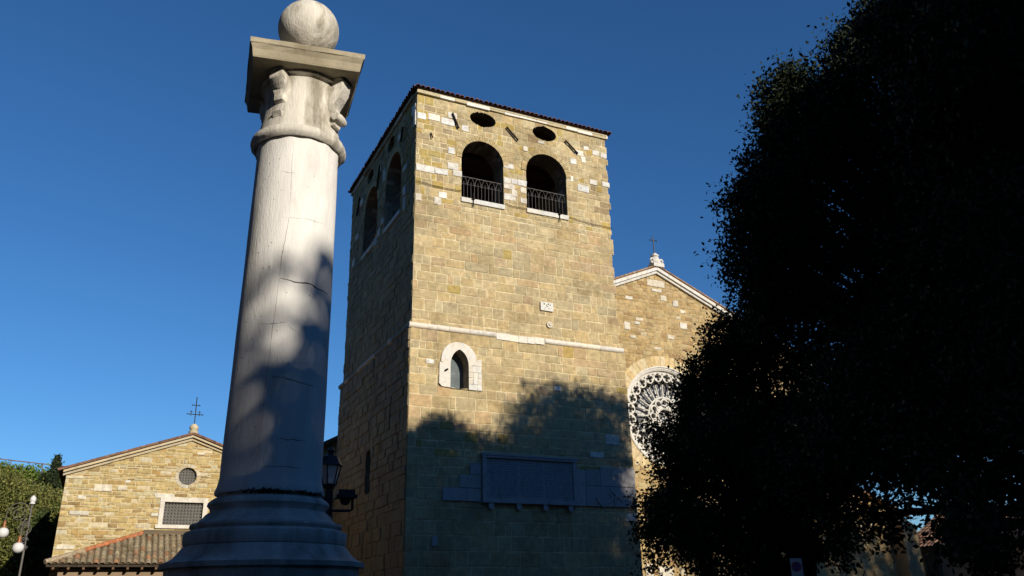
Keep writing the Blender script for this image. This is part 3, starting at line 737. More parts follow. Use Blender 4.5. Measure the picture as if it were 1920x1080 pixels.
for s_, xe in ((-1, CX0-.12), (1, CX1+.1)):
    n = 10
    for i in range(n):
        xa = AX+(xe-AX)*i/n; xb = AX+(xe-AX)*(i+1)/n
        for (o, zt, zb, cc) in ((.22, .2, .1, .56), (.1, .1, -.02, .5)):
            za, zbv = AZ-abs(xa-AX)*CS, AZ-abs(xb-AX)*CS
            vs = [(xa, CY-o, za+zb), (xb, CY-o, zbv+zb), (xb, CY-o, zbv+zt), (xa, CY-o, za+zt), (xa, CY+.1, za+zb), (xb, CY+.1, zbv+zb), (xb, CY+.1, zbv+zt), (xa, CY+.1, za+zt)]
            k.faces(vs, [(0, 1, 2, 3), (0, 4, 5, 1), (3, 2, 6, 7), (0, 3, 7, 4), (1, 5, 6, 2)], vary((cc, cc*.85, cc*.58), .05))
k.build('gable_coping', M['marble'], chap)
k = MB()
for s_, xe in ((-1, CX0-.3), (1, CX1+.25)):
    ze = AZ+.27-abs(xe-AX)*CS; a, b_ = (xe, CY-.3, ze), (AX, CY-.3, AZ+.27); c, d = (AX, 52, AZ+.27), (xe, 52, ze)
    slab(k, *( (a, b_, c, d) if s_ > 0 else (b_, a, d, c)), .06, (.25, .14, .09))
    n = int(abs(xe-AX)/.22)
    for i in range(n):
        x0 = AX+(xe-AX)*i/n; x1 = AX+(xe-AX)*(i+1.15)/n
        k.tube([(x0, CY-.28, AZ+.27-abs(x0-AX)*CS), (x1, CY-.28, AZ+.27-abs(x1-AX)*CS)], [.03, .042], 6, vary(rnd.choice([(.24, .13, .09), (.25, .13, .09), (.34, .22, .14)]), .15))
k.build('roof', M['tile'], chap)
k = MB(); c = (.60, .52, .36); k.lathe((2.95, CY-.05, AZ+.28), [(.2, 0), (.2, .1), (.14, .13), (.18, .2), (.19, .28), (.12, .38), (.06, .42), (.0, .43)], 14, c); fo = k.build('gable_finial', M['marble'], chap)
k = MB(); y = CY-.05; k.tube([(2.95, y, 8.9), (2.93, y, 10.35)], .02, 6); k.tube([(2.62, y, 9.62), (3.24, y, 9.62)], .018, 6); k.tube([(2.78, y, 10.02), (3.08, y, 10.02)], .018, 6)
for x in (2.76, 3.1): k.tube([(x, y, 9.55), (x, y, 9.78)], .014, 5); k.tube([(x-.06, y, 9.73), (x+.06, y, 9.73)], .012, 5)
for p in ((2.62, y, 9.62), (3.24, y, 9.62), (2.78, y, 10.02), (3.08, y, 10.02), (2.93, y, 10.35)): k.sphere(p, .028, 8, 6)
k.build('iron_cross', M['iron'], fo)
fr = front(CY)
k = MB(); ring_blocks(k, fr, 2.93, 6.98, .36, .5, 0, 2*math.pi, 9, .03, [(.60, .54, .42), (.5, .42, .28)], depth=.0)
for i in range(32):
    a, b_ = 2*math.pi*i/32, 2*math.pi*(i+1)/32; p, q = (2.93+.36*math.cos(a), 6.98+.36*math.sin(a)), (2.93+.36*math.cos(b_), 6.98+.36*math.sin(b_))
    k.face([fr(*p, .03), fr(*q, .03), fr(*q, -.3), fr(*p, -.3)], (.5, .44, .34))
ow = k.build('round_window', M['rubble'], chap)
def grille(mb, pts_in, x0, x1, z0, z1, s, h, r_=.012):
    x = x0
    nx = round((x1-x0)/s); nz = round((z1-z0)/s)
    for i in range(nx+1):
        X = x0+(x1-x0)*i/nx
        for j in range(nz):
            Z = z0+(z1-z0)*(j+.5)/nz
            if pts_in(X, Z): mb.tube([fr(X, Z-s/2, h), fr(X, Z+s/2, h)], r_, 5, caps=False)
    for j in range(nz+1):
        Z = z0+(z1-z0)*j/nz
        for i in range(nx):
            X = x0+(x1-x0)*(i+.5)/nx
            if pts_in(X, Z): mb.tube([fr(X-s/2, Z, h), fr(X+s/2, Z, h)], r_, 5, caps=False)
    for i in range(nx):
        for j in range(nz):
            X = x0+(x1-x0)*(i+.5)/nx; Z = z0+(z1-z0)*(j+.5)/nz
            if pts_in(X, Z): mb.tube([fr(X+s*.3*math.cos(t*math.pi/4), Z+s*.3*math.sin(t*math.pi/4), h) for t in range(9)], r_*.7, 4, caps=False)
k = MB(); grille(k, lambda x, z: math.hypot(x-2.93, z-6.98) < .34, 2.59, 3.27, 6.64, 7.32, .113, -.12, .012); k.build('grille', M['grille'], ow)
k = MB(); k.box((2.5, CY+.28, 6.55), (3.36, CY+.3, 7.41)); k.build('pane', M['dark_glass'], ow)
k = MB(); F = (.68, .64, .56)
k.box((1.98, CY-.07, 5.9), (3.86, CY+.02, 6.09), F, .004); k.box((1.98, CY-.068, 4.98), (2.16, CY+.3, 5.898), F, .004); k.box((3.68, CY-.068, 4.98), (3.86, CY+.3, 5.898), F, .004); k.box((1.9, CY-.1, 4.84), (3.94, CY+.3, 4.978), F, .004)
k.box((2.16, CY+.02, 5.9), (3.68, CY+.3, 6.05), F)
bw = k.build('barred_window', M['marble'], chap)
k = MB(); grille(k, lambda x, z: True, 2.16, 3.68, 5.0, 5.89, .127, -.08, .013); k.build('grille', M['grille'], bw)
k = MB(); k.box((2.1, CY+.28, 4.9), (3.74, CY+.31, 6.0)); k.build('pane', M['dark_glass'], bw)
# porch
por = thing('porch', 'lean-to porch roof of mossy curved clay tiles under the chapel window', 'porch', (2.5, 37, 0))
k = MB(); PT = [(.34, .28, .18), (.38, .32, .21), (.31, .25, .16), (.38, .31, .20), (.36, .29, .19), (.30, .24, .16), (.38, .27, .17), (.40, .22, .12)]
ea, eb = Vector((-1.75, 36.0, 3.36)), Vector((7.2, 36.0, 3.36)); rl_, rz_ = 1.62, 4.62
up = Vector((0, 2.0, rz_-3.36)); UL = up.length; hipx = rl_+1.75
barrel_roof(k, ea, eb, up, lambda t: UL*min(1, (t*8.95)/hipx), .22, .09, PT, seg=6, lap=.3, r=rp)
k.face([(-1.75, 36, 3.34), (-1.75, 38, 3.34), (rl_, 38, rz_-.02)], (.25, .2, .13))
slab(k, (-1.7, 36.05, 3.33), (7.2, 36.05, 3.33), (7.2, 38, rz_-.05), (rl_, 38, rz_-.05), .08, (.06, .045, .03))
k.build('roof', M['tile'], por)
k = MB(); n = 11
for i in range(n):
    a = Vector((-1.75, 36, 3.42)).lerp(Vector((rl_, 38, rz_+.07)), i/n); b_ = Vector((-1.75, 36, 3.42)).lerp(Vector((rl_, 38, rz_+.07)), (i+1.12)/n)
    k.tube([a, b_], [.1, .085], 9, vary((.52, .19, .085) if i > 3 else (.42, .33, .22), .12))
k.build('ridge_tile', M['tile'], por)
k = MB(); k.box((1.5, 37.8, 4.58), (7.3, 38.02, 4.76), (.5, .45, .36)); k.build('flashing', M['plaster'], por)
k = MB(); k.box((-1.3, 36.5, 0), (7.0, 36.6, 3.2), (.9, .75, .6)); k.box((-1.3, 36.6, 0), (-1.2, 37.95, 3.25), (.9, .75, .6)); k.build('wall', M['plaster'], por)
k = MB()
for i in range(18): k = MB(); k.box((-1.5+i*.5, 36.02, 3.16), (-1.42+i*.5, 36.6, 3.24), (.8, .7, .6)); k.build('rafter', M['wood'], por)

# ------------------------------------------------------------------ house on the right
hs = thing('long_house', 'low plastered house with red tiled roof behind trees', 'house', (40, 15, 0))
k = MB(); k.box((38, -8, 0), (44, 32, 3.9), (1.0, .9, .78)); wall_o = k.build('wall', M['plaster'], hs)
k = MB(); HT = [(.42, .21, .12), (.36, .17, .10), (.46, .27, .15), (.33, .2, .13)]
barrel_roof(k, (37.7, 32.2, 3.95), (37.7, -8, 3.95), (3.5, 0, 1.9), lambda t: 3.9, .23, .095, HT, seg=4, lap=.34)
slab(k, (41.2, -8, 5.8), (44.3, -8, 4.1), (44.3, 32.2, 4.1), (41.2, 32.2, 5.8), .1, HT[0])
slab(k, (37.72, 32.15, 3.93), (41.2, 32.15, 5.78), (41.2, -8, 5.78), (37.72, -8, 3.93), .1, (.1, .07, .05))
k.build('roof', M['tile'], hs)
for yc in (30.6, 28.1, 25.2, 22.4, 19.6):
    k = MB(); k.box((37.93, yc-.5, 1.9), (38.02, yc+.5, 1.98), (.4, .37, .33)); k.box((37.95, yc-.45, 3.68), (38.02, yc+.45, 3.76), (.4, .37, .33))
    for s_ in (-1, 1): k.box((37.95, yc+s_*.4-.05, 1.98), (38.02, yc+s_*.4+.05, 3.68), (.4, .37, .33))
    w = k.build('window', M['plaster'], hs)
    k = MB(); k.box((37.985, yc-.35, 1.98), (38.01, yc+.35, 3.68), (.04, .045, .04)); k.build('pane', M['paint'], w)

# ------------------------------------------------------------------ column with ball
CX, CYY, DZ = 1.08, 6.41, -.052
colm = thing('stone_column', 'pale cracked stone column on moulded round base in front of the tower', 'column', (CX, CYY, 0))
def lift(k): k.v = [(x, y, z+.06*min(1, max(0, (2.42-z)/.45)) if z > .1 else z) for x, y, z in k.v]
def wob(a, z): return .012*math.sin(3*a+z*5)+.006*math.sin(7*a+11*z)
k = MB()
k.lathe((CX, CYY, 0), [(.75, 0), (.75, .3), (.66, .34), (.62, .4), (.6, 1.68), (.63, 1.74), (.665, 1.80), (.67, 1.862)], 64, wob=lambda a, z: .004*math.sin(5*a+9*z))
k.lathe((CX, CYY, 0), [(.672, 1.862), (.70, 1.868), (.705, 1.90), (.672, 1.912), (.63, 1.935), (.595, 1.975), (.575, 2.01), (.56, 2.025)], 64, wob=lambda a, z: .004*math.sin(6*a+9*z)+.003*math.sin(17*a))
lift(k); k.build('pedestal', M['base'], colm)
k = MB()
k.lathe((CX, CYY, 0), [(.545, 2.018), (.565, 2.03), (.57, 2.05), (.57, 2.12), (.56, 2.135), (.52, 2.15), (.535, 2.175), (.53, 2.195), (.49, 2.21), (.455, 2.245), (.44, 2.27), (.425, 2.285), (.405, 2.30), (.41, 2.325), (.43, 2.35), (.425, 2.375), (.405, 2.395), (.39, 2.408), (.33, 2.412)], 64, wob=lambda a, z: .005*math.sin(4*a+9*z)+.003*math.sin(13*a))
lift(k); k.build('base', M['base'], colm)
k = MB(); prof = [(.345, 2.405), (.35, 2.43), (.386, 2.437), (.39, 2.455), (.377, 2.5), (.366, 2.56)]+[(.366-.03*(i/28)**1.2, 2.56+2.68*i/28) for i in range(1, 29)]+[(.342, 5.28), (.345, 5.31), (.33, 5.33)]
k.lathe((CX, CYY, 0), prof, 64, wob=lambda a, z: .004*math.sin(3*a+z*2)+.003*math.sin(9*a-z*7)+(.012*math.sin(13*a+2) if z > 5.27 else 0)+(.010*math.sin(11*a) if z < 2.5 else 0))
sh = k.build('shaft', M['column'], colm)
# cracks in the shaft (angles from -Y towards +X)
def onshaft(u, z, o=.0015):
    rad = .366-.03*max(0, (z-2.56)/2.68)**1.2 if z < 5.24 else .338
    rad *= 1+.004*math.sin(3*(u-math.pi/2)+z*2)+.003*math.sin(9*(u-math.pi/2)-z*7)
    a = u-math.pi/2; return (CX+(rad+o)*math.cos(a), CYY+(rad+o)*math.sin(a), z)
def crack(u0, z0, u1, z1, w, jz=.012, ju=.012):
    n = max(5, int(math.hypot((u1-u0)*.36, z1-z0)/.035)); q = MB(); pu = pz = 0
    pts = []; rad = []
    for i in range(n+1):
        t = i/n; pu = pu*.8+rnd.uniform(-ju, ju); pz = pz*.8+rnd.uniform(-jz, jz); e = math.sin(math.pi*t)
        pts.append(onshaft(u0+(u1-u0)*t+pu*e, z0+(z1-z0)*t+pz*e, -.0006)); rad.append(w*(.45+.55*e)*rnd.uniform(.6, 1.2))
    q.tube(pts, rad, 5, caps=False); q.build('crack', M['crack'], sh)
crack(-.30, 5.25, -.26, 4.55, .0014); crack(-.26, 4.55, -.36, 4.05, .0022); crack(-.36, 4.03, -.43, 3.3, .0018); crack(-.43, 3.3, -.47, 2.75, .0014)
crack(-.33, 4.03, .95, 4.0, .0065); crack(-.33, 3.25, .6, 3.22, .0042); crack(-.4, 4.55, .75, 4.56, .0018, .008); crack(-.75, 3.66, -.1, 3.68, .0020); crack(-.55, 4.96, -.2, 4.95, .0022)
crack(-.12, 2.8, .5, 2.80, .0030); crack(-.4, 2.6, .45, 2.6, .0028, .002); crack(-.75, 4.2, -.8, 3.9, .0012); crack(-.1, 3.66, .1, 3.62, .0016)
k = MB(); pr = random.Random(4)
for i in range(60):
    u = pr.uniform(-1.1, -.55) if i < 45 else pr.uniform(-.5, .9); z = pr.uniform(2.7, 5.2); s = pr.uniform(.0015, .004)
    k.sphere(onshaft(u, z, -.0005), s, 7, 5, sq=pr.uniform(.6, 1.8))
k.build('pitting', M['crack'], sh)
k = MB()
for i in range(200):
    u = pr.choice((pr.gauss(-.25, .22), pr.gauss(-.25, .2), pr.gauss(.55, .35))); z = 2.415+abs(pr.gauss(0, .012)); a = u-math.pi/2
    c = Vector((CX+.388*math.cos(a), CYY+.388*math.sin(a), z))
    for j in range(2):
        d = Vector((pr.uniform(-.02, .02), pr.uniform(-.02, .0), pr.uniform(.0, .018)))
        e = d.cross(Vector((pr.random(), pr.random(), pr.random()))).normalized()*.006
        k.face([tuple(c-e), tuple(c+e), tuple(c+d)], (1, 1, 1))
k.build('moss', M['moss'], colm)
# capital
k = MB(); cx_ = CX
ringp = [(.345, 5.30), (.37, 5.295), (.395, 5.315), (.402, 5.345), (.392, 5.38), (.36, 5.395), (.345, 5.405), (.34, 5.46), (.325, 5.55), (.312, 5.68), (.312, 5.78), (.325, 5.86), (.335, 5.885), (.322, 5.89), (.322, 5.905), (.36, 5.915), (.355, 5.945)]
def cwob(a, z):
    b = .003*math.sin(4*a+z*7)+.003*math.sin(9*a+3)
    if 5.28 < z < 5.39: b += -.045*max(0, math.sin(a*2.5+1.2))**24 + .004*math.sin(31*a)*math.sin(17*a)
    return b
k.lathe((cx_, CYY, 0), ringp, 72, wob=cwob)
capo = k.build('capital', M['capital'], colm)
k = MB()   # broken corner volutes
for q, (dx, dy) in enumerate(((-1, -1), (1, -1), (1, 1), (-1, 1))):
    n = 22; d = Vector((dx, dy, 0)).normalized(); sd2 = Vector((-d.y, d.x, 0)); secs = []
    for i in range(n+1):
        t = i/n; z = 5.50+.44*t
        out = (.335+.0*t) + (.075 if q == 0 else .12)*t**1.6 + (.02*math.sin(t*9+q)) - (.05 if q == 0 and .1 < t < .3 else 0)
        w = .045+.03*t+.008*math.sin(t*11+q*2)
        inn = .27
        out += rnd.uniform(-.007, .007); w += rnd.uniform(-.004, .004)
        if q == 0 and .12 < t < .34: out -= .03
        if q == 1 and t < .12: out += .02
        c = Vector((cx_, CYY, z))
        secs.append([c+d*inn-sd2*w*1.1, c+d*(out-.012)-sd2*w, c+d*out-sd2*w*.85, c+d*(out+.004*math.sin(t*20))+sd2*w*.8, c+d*(out-.012)+sd2*w, c+d*inn+sd2*w*1.1])
    vs = [tuple(p) for s_ in secs for p in s_]; m_ = 6
    k.faces(vs, [(i*m_+j, i*m_+j+1, (i+1)*m_+j+1, (i+1)*m_+j) for i in range(n) for j in range(m_-1)], (1, 1, 1))
    k.face([tuple(p) for p in secs[0][::-1]]); k.face([tuple(p) for p in secs[-1]])
    if q in (1, 2):   # remaining scroll
        for (zz, oo, rr2) in (((5.84, .43, .06), (5.66, .41, .045)) if q == 2 else ((5.575, .385, .045),)):
            c = Vector((cx_, CYY, zz))+d*oo
            k.tube([tuple(c-sd2*.07), tuple(c-sd2*.03), tuple(c+sd2*.03), tuple(c+sd2*.075)], [rr2*.8, rr2, rr2*.95, rr2*.7], 10)
k.build('volute', M['capital'], capo)
k = MB(); h = .475; ac = (1.064, CYY)
prof = [(.455, 5.985), (.46, 6.0), (.468, 6.06), (.485, 6.10), (.492, 6.105), (.492, 6.15), (.485, 6.156), (.2, 6.17)]
vs = []; NE = 8
for (r_, z_) in prof:
    for sdx in range(4):
        for e in range(NE):
            t = -1+2*e/NE; x_, y_ = ((t, -1), (1, t), (-t, 1), (-1, -t))[sdx]
            j = rnd.uniform(-.004, .004) if z_ > 6.02 else 0
            q_ = r_*.96; ct, st_ = math.cos(R(-6)), math.sin(R(-6)); vs.append((ac[0]+q_*(x_*ct-y_*st_)+j, ac[1]+q_*(x_*st_+y_*ct)+j, -.042+z_+rnd.uniform(-.003, .003)+.016*x_-.004))
nn_ = 4*NE
k.faces(vs, [(i*nn_+j, i*nn_+(j+1) % nn_, (i+1)*nn_+(j+1) % nn_, (i+1)*nn_+j) for i in range(len(prof)-1) for j in range(nn_)], (1, 1, 1))
k.face([vs[j] for j in range(nn_-1, -1, -1)]); k.face([vs[(len(prof)-1)*nn_+j] for j in range(nn_)])
k.build('abacus', M['abacus'], colm)
bx = 1.08
ball = thing('stone_ball', 'weathered pale stone ball standing on top of the column', 'stone ball', (bx, CYY, 6.17))
k = MB(); k.lathe((bx, CYY, 0), [(.2, 6.12), (.2, 6.16), (.12, 6.2), (.09, 6.34), (.12, 6.38)], 32); k.build('neck', M['capital'], ball)
k = MB(); k.sphere((bx, CYY, 6.625), .272, 56, 36); k.build('ball', M['capital'], ball)
k = MB(); k.tube([(bx, CYY, 6.88), (bx, CYY, 7.3)], .012, 8); k.build('iron_rod', M['iron'], ball)

colm.location.z += DZ; ball.location.z += DZ-.012

# ------------------------------------------------------------------ lamps and sign
def scroll(mb, c, r0, turns, d, n=34, rr_=.008):
    pts = []
    for i in range(n+1):
        t = i/n; a = turns*2*math.pi*t; q = r0*(1-.8*t)
        pts.append((c[0]+d*q*math.cos(a), c[1], c[2]+q*math.sin(a)))
    mb.tube(pts, rr_, 6)
lx, ly = -1.73, 25.0
lamp = thing('street_lamp', 'slender scrolled street lamp with two white globes in front of dark hedge', 'street lamp', (lx, ly, 0))
k = MB(); k.tube([(lx, ly, 0), (lx, ly, .8), (lx, ly, .85), (lx, ly, 4.3)], [.07, .07, .03, .022], 10); k.lathe((lx, ly, 3.15), [(.03, 0), (.06, .03), (.08, .08), (.03, .1)], 12); k.build('pole', M['rail_iron'], lamp)
k = MB(); k.lathe((lx, ly, 4.26), [(.03, 0), (.07, .02), (.05, .06), (.075, .1), (.07, .17), (.03, .22), (.0, .24)], 14); k.build('finial', M['globe'], lamp)
for (dx, gz_, dy, sc_) in ((-.53, 3.56, .0, 1.0), (-.1, 3.17, -.5, .85)):
    k = MB(); yb = ly+dy; X0 = lx if dy == 0 else lx
    n = 20; pts = [(lx, ly, gz_-.35)]+[(lx-.01, ly+dy*.5, gz_+.1)]
    pts = [(lx, ly, gz_-.28)]+[(lx+dx*(.5-.5*math.cos(math.pi*i/n)), ly+dy*i/n, gz_+.42+.32*math.sin(math.pi*i/n)) for i in range(n+1)]+[(lx+dx, yb, gz_+.3)]
    k.tube(pts, .010, 7); scroll(k, (lx+dx*.48, ly+dy*.5, gz_+.46), .2*sc_, 2.2, -1)
    scroll(k, (lx+dx*.2, ly+dy*.3, gz_+.2), .1*sc_, 1.6, 1)
    arm = k.build('arm', M['rail_iron'], lamp)
    k = MB(); k.lathe((lx+dx, yb, gz_+.1), [(.055, .01), (.06, .03), (.035, .09), (.045, .14), (.02, .2), (.0, .21)], 14); k.build('socket', M['copper'], arm)
    k = MB(); k.sphere((lx+dx, yb, gz_), .132, 24, 16); k.build('globe', M['globe'], arm)

gx, gy = 3.21, 13.6
lan = thing('lantern_post', 'black post lantern with frosted glass, half hidden behind the pale column', 'street lamp', (gx, gy, 0))
k = MB(); k.tube([(gx, gy, 0), (gx, gy, .6), (gx, gy, .65), (gx, gy, 2.55), (gx, gy, 2.6), (gx, gy, 3.42)], [.1, .09, .055, .05, .11, .06], 12); k.build('pole', M['iron'], lan)
k = MB()
def frust(mb, c, r0, r1, z0, z1, col=(1, 1, 1), n=6, a0=.0):
    lo = [(c[0]+r0*math.cos(a0+2*math.pi*i/n), c[1]+r0*math.sin(a0+2*math.pi*i/n), z0) for i in range(n)]; hi = [(c[0]+r1*math.cos(a0+2*math.pi*i/n), c[1]+r1*math.sin(a0+2*math.pi*i/n), z1) for i in range(n)]
    mb.faces(lo+hi, [(i, (i+1) % n, n+(i+1) % n, n+i) for i in range(n)], col); mb.face(lo[::-1], col); mb.face(hi, col)
frust(k, (gx, gy), .10, .175, 3.49, 3.79); k.build('glass', M['frosted'], lan)
k = MB(); frust(k, (gx, gy), .23, .19, 3.79, 3.83); frust(k, (gx, gy), .19, .14, 3.831, 3.93); frust(k, (gx, gy), .14, .05, 3.931, 3.98); k.lathe((gx, gy, 3.98), [(.05, 0), (.05, .03), (.075, .05), (.04, .09), (.015, .12), (0, .12)], 10); k.build('cap', M['iron'], lan)
k = MB()
for i in range(6):
    a = 2*math.pi*i/6; k.tube([(gx+.105*math.cos(a), gy+.105*math.sin(a), 3.48), (gx+.182*math.cos(a), gy+.182*math.sin(a), 3.8)], .011, 5)
frust(k, (gx, gy), .08, .12, 3.42, 3.49); k.build('frame', M['iron'], lan)
fl = MB(); fl.tube([(gx, gy, 3.08), (gx+.34, gy-.05, 3.08), (gx+.38, gy-.05, 3.1), (gx+.38, gy-.05, 3.28)], .025, 7)
fa = fl.build('floodlight_bracket', M['iron'], lan)
fl = MB(); fl.box((gx+.09, gy-.2, 3.27), (gx+.42, gy+.1, 3.32), (1, 1, 1)); fl.box((gx+.12, gy-.17, 3.321), (gx+.39, gy+.08, 3.4)); fl.sphere((gx+.26, gy-.06, 3.25), .09, 14, 8); fl.build('floodlight', M['iron'], fa)

sg = Vector((9.62, 10.16, 0))
sign = thing('parking_sign', 'white rectangular road sign with ringed disc on post beside dark trunk', 'road sign', tuple(sg))
az = math.atan2(sg.x, sg.y); ru = Vector((math.cos(az), -math.sin(az), 0)); nu = Vector((-math.sin(az), -math.cos(az), 0))
S = lambda a, z, h_: tuple(sg+ru*a+nu*h_+Vector((0, 0, z)))
k = MB(); k.tube([tuple(sg-nu*.03), tuple(sg-nu*.03+Vector((0, 0, 2.16)))], .03, 10, (.3, .3, .3)); k.build('post', M['paint'], sign)
k = MB(); prism(k, S, [(-.085, 1.7), (.085, 1.7), (.085, 2.19), (-.085, 2.19)], .012, .004, (.55, .55, .56)); pan = k.build('panel', M['paint'], sign)
k = MB(); n = 28
for (r0, r1, h_, c) in ((.052, .072, .0165, (.45, .05, .05)), (.0, .052, .0162, (.05, .09, .35))):
    for i in range(n):
        a, b_ = 2*math.pi*i/n, 2*math.pi*(i+1)/n
        k.face([S(r1*math.cos(a), 2.07+r1*math.sin(a), h_), S(r1*math.cos(b_), 2.07+r1*math.sin(b_), h_), S(r0*math.cos(b_), 2.07+r0*math.sin(b_), h_), S(r0*math.cos(a), 2.07+r0*math.sin(a), h_)] if r0 else [S(r1*math.cos(a), 2.07+r1*math.sin(a), h_), S(r1*math.cos(b_), 2.07+r1*math.sin(b_), h_), S(0, 2.07, h_)], c)
q = .05*.7071
k.face([S(-q-.007, 2.07+q-.007, .0195), S(-q+.007, 2.07+q+.007, .0195), S(q+.007, 2.07-q+.007, .0195), S(q-.007, 2.07-q-.007, .0195)], (.45, .05, .05))
k.build('disc', M['paint'], pan); k = MB()
k.face([S(-.04, 1.86, .0165), S(.05, 1.86, .0165), S(.05, 1.92, .0165), S(-.04, 1.92, .0165)], (.08, .12, .4))
k.build('arrow_mark', M['paint'], pan)

# ------------------------------------------------------------------ foliage
def leaf_mesh(name, centers, rng, per, spread, size, cols, mat_, parent, droop=.3):
    """clusters of separate folded leaves; centers (N,3)"""
    N = len(centers)*per
    c = np.repeat(centers, per, axis=0)
    sp = np.repeat(rng.uniform(.4, 1.4, (len(centers), 1)), per, axis=0)*spread
    p = c+np.clip(rng.normal(0, 1, (N, 3)), -1.7, 1.7)*sp*np.array([1, 1, .75])
    d = rng.normal(0, 1, (N, 3)); d[:, 2] -= droop; d /= np.linalg.norm(d, axis=1, keepdims=True)
    e = rng.normal(0, 1, (N, 3)); e -= d*(e*d).sum(1, keepdims=True); e /= np.linalg.norm(e, axis=1, keepdims=True)
    n = np.cross(d, e)
    s = rng.uniform(.6, 1.3, (N, 1))*size
    v0 = p; v1 = p+d*s*.5+e*s*.3+n*s*.1; v2 = p+d*s; v3 = p+d*s*.5-e*s*.3+n*s*.1
    base = np.array(wloc(parent)); V = np.stack([v0, v1, v2, v3], 1).reshape(-1, 3)-base
    me = bpy.data.meshes.new(name)
    me.vertices.add(len(V)); me.vertices.foreach_set('co', V.astype(np.float32).ravel())
    me.loops.add(N*4); me.loops.foreach_set('vertex_index', np.arange(N*4, dtype=np.int32))
    me.polygons.add(N); me.polygons.foreach_set('loop_start', np.arange(0, N*4, 4, dtype=np.int32))
    try: me.polygons.foreach_set('loop_total', np.full(N, 4, dtype=np.int32))
    except Exception: pass
    ca = me.color_attributes.new('Col', 'FLOAT_COLOR', 'CORNER')
    cols = np.array(cols); ci = np.repeat(rng.integers(0, len(cols), len(centers)), per); cc = cols[ci]*rng.uniform(.7, 1.3, (N, 1))
    a = np.ones((N, 4, 4), np.float32); a[:, :, :3] = cc[:, None, :]; ca.data.foreach_set('color', a.ravel())
    me.materials.append(mat_); me.update(calc_edges=True); me.validate()
    o = bpy.data.objects.new(name, me); COL.objects.link(o); o.parent = parent
    return o
def blob_points(rng, blobs, dens, minn=20):
    out = []
    for (c, rad) in blobs:
        rad = np.array(rad if hasattr(rad, '__len__') else (rad, rad, rad)); n = max(minn if rad[0] > .35 else 7, int(dens*rad.prod()**(2/3)))
        d = rng.normal(0, 1, (n, 3)); d /= np.linalg.norm(d, axis=1, keepdims=True)
        q = rng.uniform(.25, 1, (n, 1))**.45
        q *= 1+.12*np.sin(d[:, :1]*7+c[0])*np.sin(d[:, 1:2]*6+c[1])+.1*np.sin(d[:, 2:3]*9)
        out.append(np.array(c)+d*q*rad)
    return np.concatenate(out)
def limbs(mb, base, h, r, blobs, rg):
    b = Vector(base); pts = [b]; n = 6
    for i in range(1, n+1): pts.append(b+Vector((rg.uniform(-.08, .08), rg.uniform(-.08, .08), h*i/n)))
    mb.tube([tuple(p) for p in pts], [r*(1.25 if i == 0 else 1-.35*i/n) for i in range(n+1)], 12)
    for (c, rad) in blobs:
        c = Vector(c); st = pts[rg.randint(3, n)]
        if c.z < st.z: st = pts[3]
        mid = st.lerp(c, .5)+Vector((rg.uniform(-.3, .3), rg.uniform(-.3, .3), .25))
        q = [st.lerp(mid, t)*(1-t)+mid.lerp(c, t)*t for t in [i/7 for i in range(8)]]
        mb.tube([tuple(p) for p in q], [r*.42*(1-.85*i/7)+.012 for i in range(8)], 7)
        for j in range(3):
            e = c+Vector((rg.gauss(0, 1), rg.gauss(0, 1), rg.gauss(0, 1))).normalized()*(rad if not hasattr(rad, '__len__') else rad[0])*.9
            mb.tube([tuple(q[5]), tuple(q[5].lerp(e, .5)+Vector((0, 0, .1))), tuple(e)], [.035, .022, .008], 5)
def tree(name, label, base, h, r, blobs, seed, dens, per, spread, size, cols, group=None, cat='tree', droop=.3, twigs=0):
    t = thing(name, label, cat, base, group); rg = random.Random(seed); rng = np.random.default_rng(seed)
    mb2 = MB(); limbs(mb2, base, h, r, blobs, rg)
    pts = blob_points(rng, blobs, dens)
    if twigs:
        cen = np.mean([c for c, _ in blobs], axis=0); ext = []
        for i in range(twigs):
            c, q = blobs[rng.integers(len(blobs))]; d = np.array(c)-cen; d /= np.linalg.norm(d)+1e-6
            d = d+rng.normal(0, .55, 3); d /= np.linalg.norm(d); L_ = rng.uniform(.1, .5)+.06*q
            st = np.array(c)+d*q*.85
            mb2.tube([tuple(st-d*.4), tuple(st+d*L_*.5), tuple(st+d*L_+np.array([0, 0, -.05]))], [.012, .008, .004], 4)
            for j in range(5): ext.append(st+d*L_*(j+.6)/5+rng.normal(0, .05, 3))
        pts = np.concatenate([pts, np.array(ext)])
    mb2.build('trunk', M['bark'], t)
    leaf_mesh('crown', pts, rng, per, spread, size, cols, M['leaf'], t, droop)
    return t
DK = [(.030, .042, .016), (.024, .034, .014), (.036, .046, .018), (.028, .036, .012)]
